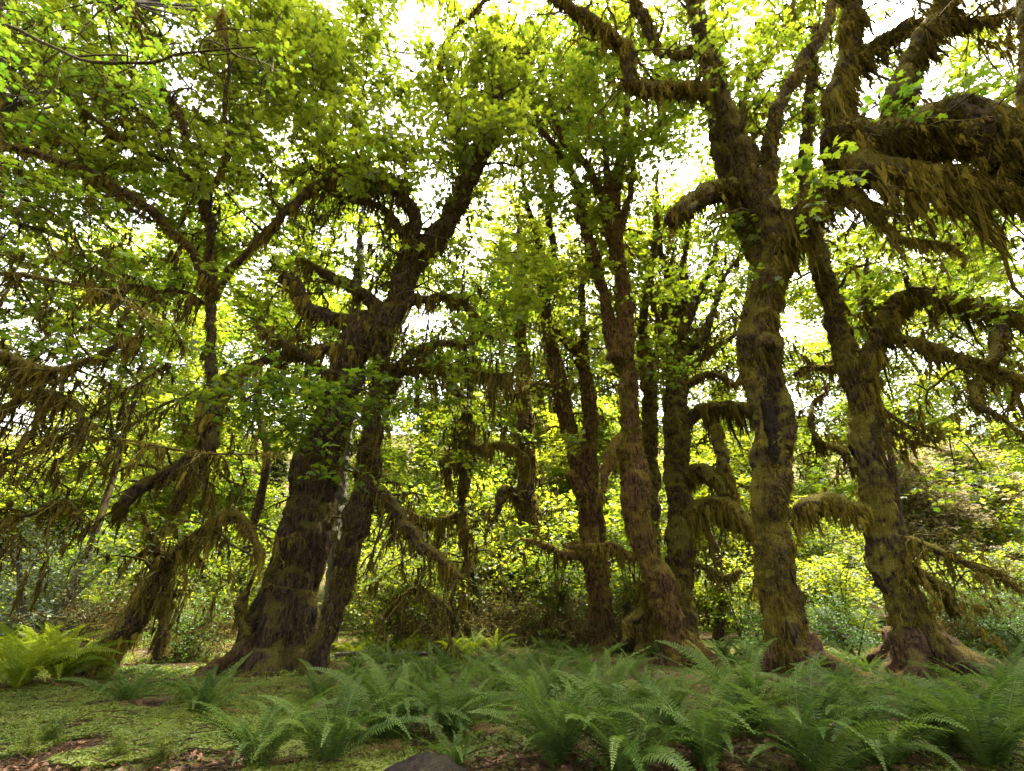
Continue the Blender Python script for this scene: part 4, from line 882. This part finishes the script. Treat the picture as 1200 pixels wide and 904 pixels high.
for mt in ('fern', 'fern_sun'):
    FW[mt] = []
    for k in range(7):
        mb = MB(); n = rf.integers(15, 23); a0 = rf.uniform(0, 6.3)
        for q in range(n):
            frond_geo(rf, mb, (np.array([rf.normal(0, .04), rf.normal(0, .04), 0]), a0 + q*2.4 + rf.normal(0, .3)), rf.uniform(.7, 1.1), rf.uniform(.8, 1.4), rf.uniform(-.8, .35), 32, .088, False, rf.uniform(.25, .8))
        FW[mt].append(mb.mesh('fern_fronds', M[mt]))
fern_xy = []
def big_fern(px, py, size, label, n=20, mt='fern', lean=0.0):
    g = G(px, py); e = empty('sword_fern', (g[0], g[1], g[2]-.03))
    tag(e, label, 'fern', 'sword ferns on the forest floor')
    a0 = rf.uniform(0, 6.3)
    for q in range(n):
        lo = rf.uniform(-.12, .22) if q % 3 else rf.uniform(.1, .35)
        inst('frond', FR[mt][rf.integers(10)], e, (rf.normal(0, .035), rf.normal(0, .035), 0), (rf.normal(0, .15), lo*-.6 + rf.normal(0, .08), a0 + q*2.39996 + rf.normal(0, .25)), size*rf.uniform(.72, 1.08))
    for q in range(rf.integers(3, 8)):
        inst('dead_frond', FD[rf.integers(4)], e, (0, 0, .02), (0, rf.normal(0, .1), rf.uniform(0, 6.3)), size*rf.uniform(.8, 1))
    fern_xy.append((g[0], g[1], size))
BIG = [(655, 902, 1.15, 'broad arching sword fern at bottom centre, right of the dark stone'), (735, 918, 1.15, 'wide sword fern at the bottom edge, right of the broad arching central fern'), (455, 872, 1.1, 'upright dark sword fern behind and left of the dark stone'),
       (385, 900, 1.0, 'feathery sword fern at the bottom, left of the dark stone'), (530, 868, 1.05, 'dense upright sword fern behind the dark stone'), (880, 862, 1.2, 'tall dense sword fern in front of the hollow maple'),
       (830, 905, 1.1, 'large sword fern at the bottom edge below the leaning trunk'), (1005, 832, .85, 'dark glossy sword fern at the foot of the forked maple'), (1040, 900, 1.1, 'big sword fern at the bottom below the forked maple'),
       (955, 915, 1.1, 'sword fern at the bottom edge right of the tall dense fern'), (1165, 905, 1.15, 'sword fern in the bottom right corner with long slanting fronds'), (1195, 850, 1.1, 'long fronded sword fern at the right edge'),
       (1115, 890, .95, 'upright sword fern left of the one in the bottom right corner'), (720, 855, 1.05, 'light green sword fern behind the broad arching central fern'), (640, 835, 1.05, 'sword fern in the middle of the bed behind the dark stone'),
       (775, 850, .8, 'sword fern just below the foot of the leaning trunk'), (580, 825, 1.0, 'sword fern in the bed left of the middle'), (690, 800, 1.0, 'tall sword fern in the heart of the bed'),
       (372, 822, .75, 'small upright sword fern at the foot of the old tree'), (235, 840, .95, 'spreading dark sword fern alone on the mossy ground, nearer one'), (148, 825, .8, 'thin arching sword fern alone on the mossy ground below the leaning vine maple'),
       (500, 805, .85, 'dark sword fern at the left end of the bed'), (300, 905, .8, 'soft green sword fern at the bottom left by the clover'), (985, 842, .7, 'sword fern between the feet of the hollow and forked maples'),
       (1150, 785, .7, 'small sword fern right of the foot of the forked maple'), (465, 840, .85, 'sword fern with fine upright fronds at the left of the bed')]
for a in BIG: big_fern(a[0], a[1], a[2]*1.1, a[3], n=30 if a[2] > 1 else 22)
for px, py, s, lb in ((20, 806, 1.55, 'tall yellow lit fern at the left edge, nearest of the yellow clump'), (68, 800, 1.4, 'yellow lit fern in the clump at left, its right hand member'), (-30, 795, 1.5, 'yellow lit fern cut by the left edge'), (35, 785, 1.4, 'yellow lit fern at the back of the clump at left'), (90, 783, .9, 'lower yellow lit fern between the clump and the leaning vine maple')):
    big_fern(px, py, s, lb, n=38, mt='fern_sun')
def small_fern(x, y, s, label, mt='fern'):
    o = bpy.data.objects.new('sword_fern', FW[mt][rf.integers(7)]); COL.objects.link(o)
    o.location = (x, y, float(gh(x, y))-.02); o.scale = (s, s, s*rf.uniform(.9, 1.1)); o.rotation_euler = (rf.normal(0, .06), rf.normal(0, .06), rf.uniform(0, 6.3))
    tag(o, label, 'fern', 'sword ferns on the forest floor'); fern_xy.append((x, y, s))
def free(x, y, s, k=.42):
    return all((x-a)**2+(y-b)**2 > (k*(s+c))**2 for a, b, c in fern_xy)
FEET = [(t.base[0], t.base[1]) for t in (T1, T4, T6, T7)]
def hides(x, y, s): return any(abs(x - a*y/b) < .35 + .55*s and -.3 < b-y < 2.6*s for a, b in FEET)
TRUNKS = [(t.base[0], t.base[1]) for t in (T1, T2, T3, T4, T5, T5b, T6, T7, T8)]
cnt = 0
for k in range(4000):
    if cnt >= 185: break
    px, py = rf.uniform(400, 1420), 742 + 165*rf.random()**1.25
    g = G(px, py)
    if g[1] > 22 or (px < 520 and py > 790 and px < 400+(py-790)): continue
    if px > 1080 and 760 < py < 835 and rf.random() < .8: continue
    if min((g[0]-a)**2+(g[1]-b)**2 for a, b in TRUNKS) < .7: continue
    s = rf.uniform(.5, .95)
    if hides(g[0], g[1], s): continue
    if fbm(np.array([[g[0]*.5, g[1]*.5, 9.]]), 2)[0] < -.16 or not free(g[0], g[1], s, .42): continue
    if px < 600: lb = 'sword fern in the left part of the thick bed, before the crooked vine maple'
    elif px < 800: lb = 'sword fern in the thick bed left of the leaning trunk'
    elif px < 960: lb = 'sword fern in the bed around the hollow maple'
    else: lb = 'sword fern in the patchy bed below the forked maple'
    small_fern(g[0], g[1], s, lb); cnt += 1
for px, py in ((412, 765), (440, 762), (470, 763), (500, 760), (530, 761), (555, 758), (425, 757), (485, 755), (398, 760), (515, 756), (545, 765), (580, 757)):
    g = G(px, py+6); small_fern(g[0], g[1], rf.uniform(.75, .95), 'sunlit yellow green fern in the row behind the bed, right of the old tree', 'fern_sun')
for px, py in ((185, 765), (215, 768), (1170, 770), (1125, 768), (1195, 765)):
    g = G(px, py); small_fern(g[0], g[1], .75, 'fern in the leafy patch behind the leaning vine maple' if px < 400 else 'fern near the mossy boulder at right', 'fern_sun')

# ------------------------------------------------------------------ stump, logs, boulders, stone
def lump(name, label, cat, px, py, size, seed, mat, dz=0, mossy=True, group=None, rot=0):
    g = G(px, py); rng = np.random.default_rng(seed)
    nu, nv = 40, 24
    th = np.linspace(0, 2*np.pi, nu, endpoint=False); ph = np.linspace(.02, np.pi-.02, nv)
    D = np.stack([np.sin(ph)[:, None]*np.cos(th)[None], np.sin(ph)[:, None]*np.sin(th)[None], np.cos(ph)[:, None] + 0*th[None]], -1)
    r = 1 + .30*fbm(D*1.3+seed*3.1, 3) + .08*fbm(D*5+seed, 2)
    V = D*r[..., None]*np.array(size); cr, sr = math.cos(rot), math.sin(rot)
    V = np.stack([V[..., 0]*cr-V[..., 1]*sr, V[..., 0]*sr+V[..., 1]*cr, V[..., 2]], -1)
    i = np.arange(nv-1)[:, None]*nu; j = np.arange(nu)[None]; k = (j+1) % nu
    mb = MB(); mb.add(V, np.stack([i+j, i+nu+j, i+nu+k, i+k], -1).reshape(-1, 4))
    o = mb.build(name, M[mat], smooth=True); o.location = (g[0], g[1], g[2]+dz); tag(o, label, cat, group)
    if mossy:
        m2 = MB(); nn = nrm(V.reshape(-1, 3)); ok = nn[:, 2] > -.1
        fuzz(rng, m2, V.reshape(-1, 3)[ok], nn[ok], int(1400*size[0]*size[1]+400), .07, .02, .3, .7)
        m2.build('moss', M['moss_bright'], o)
    return o
def wood_mat():
    return bark_mat('rotten_wood', (.02, .012, .008), (.10, .06, .04), (.05, .03, .012), (.12, .08, .03), .1)
M['wood'] = wood_mat()
M['stone'] = bark_mat('dark_stone', (.012, .009, .007), (.05, .034, .026), (.03, .025, .012), (.08, .06, .03), -.1)
lump('dark_stone', 'dark rounded brown stone at the bottom edge among the ferns', 'stone', 497, 922, (.30, .22, .17), 3, 'stone', .0, False)
lump('mossy_boulder', 'low mossy hump just right of the foot of the forked maple, behind it', 'boulder', 1005, 752, (.9, .6, .5), 5, 'bark_maple', .1, True, 'mossy humps at right')
lump('mossy_boulder', 'long mossy mound at right behind the fallen rotten log', 'boulder', 1160, 752, (1.2, .6, .45), 8, 'bark_maple', .1, True, 'mossy humps at right')
ST = Tree('mossy_stump', 'shaggy broken mossy stump with roots left of the foot of the leaning trunk', 'stump', base_at(762, 752, 15.6), 31, 'bark_maple')
ST.limb([(764, 768, 15.6, 60), (762, 740, 15.6, 48), (760, 715, 15.6, 42), (758, 696, 15.6, 36), (757, 682, 15.6, 20)], 'trunk', lump=1.8, beard=5, blen=.4, fz=1.6, moss='moss_bright', sprout=dict(n=12, L=(.4, 1.2), up=.1, droop=1.2, blen=.3, lo=.2))
ST.limb([(752, 720, 15.5, 18), (738, 728, 15.3, 14), (732, 755, 15.2, 8)], 'root', beard=2, blen=.3)
ST.limb([(770, 715, 15.4, 18), (783, 728, 15.2, 14), (786, 765, 15.1, 8)], 'root', beard=2, blen=.3)
ST.done()
def log(name, label, a, b, w0, w1, bark, lift=.05, beard=.6, group=None):
    ga, gb = G(*a), G(*b); t = Tree(name, label, 'log', ga, int(a[0]), bark, group)
    def px(p, f): q = proj(p); return (*q, p[1], f*FPX/zdep(p)*2)
    pts = []
    for u in np.linspace(0, 1, 5):
        p = ga*(1-u)+gb*u; p[2] = float(gh(p[0], p[1])) + lift + .03*math.sin(u*9); pts.append(px(p, w0*(1-u)+w1*u))
    t.limb(pts, 'trunk' if w0 > .09 else 'stem', beard=beard, blen=.15, fz=.6, sprout=dict(n=4, L=(.2, .6), droop=.3, blen=.1))
    return t.done()
log('fallen_log', 'thin grey fallen branch along the back of the fern bed right of the old tree', (392, 776), (500, 774), .07, .05, 'bark_pale', .16, .1)
log('fallen_log', 'rotten reddish log on bare ground at the right edge', (1150, 790), (1260, 800), .16, .13, 'wood', .1, .2)
log('fallen_log', 'mossy fallen log behind the gap between hollow and forked maples', (955, 757), (1035, 748), .16, .12, 'bark_maple', .2, 1)
log('fallen_log', 'slanting dead pole in the gap below the dark trunk', (590, 752), (700, 745), .08, .05, 'bark_brown', .5, 1)
log('fallen_branch', 'bare pale stick lying by the foot of the old tree', (250, 790), (292, 797), .03, .02, 'bark_pale', .05, 0)
log('fallen_branch', 'dark broken root sticking out left of the old tree', (232, 792), (285, 772), .06, .05, 'bark_dark', .12, .3)

# ------------------------------------------------------------------ seedlings
for k in range(34):
    px, py = (rf.uniform(-20, 420), rf.uniform(795, 910)) if k < 20 else (rf.uniform(420, 1220), rf.uniform(775, 905))
    g = G(px, py)
    e = empty('seedling', (g[0], g[1], g[2])); sc = rf.uniform(.035, .075); e.scale = (sc, sc, sc); e.rotation_euler = (0, 0, rf.uniform(0, 6))
    tag(e, 'tiny leafy seedling rising from the mossy ground at left' if k < 20 else 'tiny leafy seedling between the ferns', 'seedling', 'seedlings on the mossy ground' if k < 20 else 'seedlings between the ferns')
    inst('stem', PV[k % 4][0], e); inst('foliage', PV[k % 4][1], e)
# ------------------------------------------------------------------ ground cover
rc = np.random.default_rng(99)
def scatter(n, x0, x1, y0, y1):
    px, py = rc.uniform(x0, x1, n), y0 + (y1-y0)*rc.random(n)**.8
    u, v = (px-600)/FPX, (452-py)/FPX; yy, zz = CP-SP*v, SP+CP*v
    d = np.minimum(-CAM_H/np.minimum(zz, -.02)*yy, 30)
    x = u*d/yy
    return np.stack([x, d, gfine(x, d)], -1)
def cover(name, n, area, thr, sz, h, mat, k, tone=.5):
    p = scatter(n, *area); f = fbm(np.stack([p[:, 0]*.75, p[:, 1]*.75, 0*p[:, 0]+k], -1), 3); p = p[f > thr]
    n = len(p); mb = MB()
    hh = h*rc.uniform(.3, 1.2, n); q = p + np.stack([0*hh, 0*hh, hh], -1)
    for j in range(3):
        a = rc.uniform(0, 6.28, n)*0 + j*2.09 + rc.uniform(0, 6.28, n)
        hd = np.stack([np.cos(a), np.sin(a), -.15+0*a], -1)
        put_leaves(mb, q, np.array([0, 0, 1.]) + rc.normal(0, .28, (n, 3)), hd, sz*rc.uniform(.6, 1.25, n), np.clip(tone - .1 + .5*f[f > thr][:n]*vnoise(q*2.3) + .35*vnoise(q*.9) + rc.normal(0, .18, n), 0, 1), False)
    return tag(mb.build(name, M[mat]), kind='stuff')
cover('clover_cover', 190000, (-60, 480, 780, 985), -.58, .024, .035, 'sorrel', 3)
cover('clover_cover', 60000, (400, 1420, 775, 985), -.05, .024, .035, 'sorrel', 8)
cover('sunlit_grass', 9000, (140, 560, 752, 790), -.2, .06, .08, 'vine', 4, .7)
mb = MB(); p = scatter(13000, -40, 1420, 765, 985); n = len(p); a = rc.uniform(0, 6.28, n)
put_leaves(mb, p + [0, 0, .02], np.array([0, 0, 1.]) + rc.normal(0, .45, (n, 3)), np.stack([np.cos(a), np.sin(a), 0*a], -1), rc.uniform(.025, .06, n), rc.random(n)**2, True)
tag(mb.build('leaf_litter', M['litter']), kind='stuff')
mb = MB(); p = scatter(1300, -30, 1230, 775, 970)
for q in p:
    a = rc.uniform(0, 6.28); l = rc.uniform(.1, .45); e = np.array([math.cos(a), math.sin(a), rc.normal(0, .12)])*l
    tube(mb, np.array([q+[0, 0, .02], q+e*.5+rc.normal(0, .02, 3)+[0, 0, .03], q+e+[0, 0, .02]]), np.array([.007, .006, .003]), 4, cap=False)
tag(mb.build('twig_litter', M['wood']), kind='stuff')
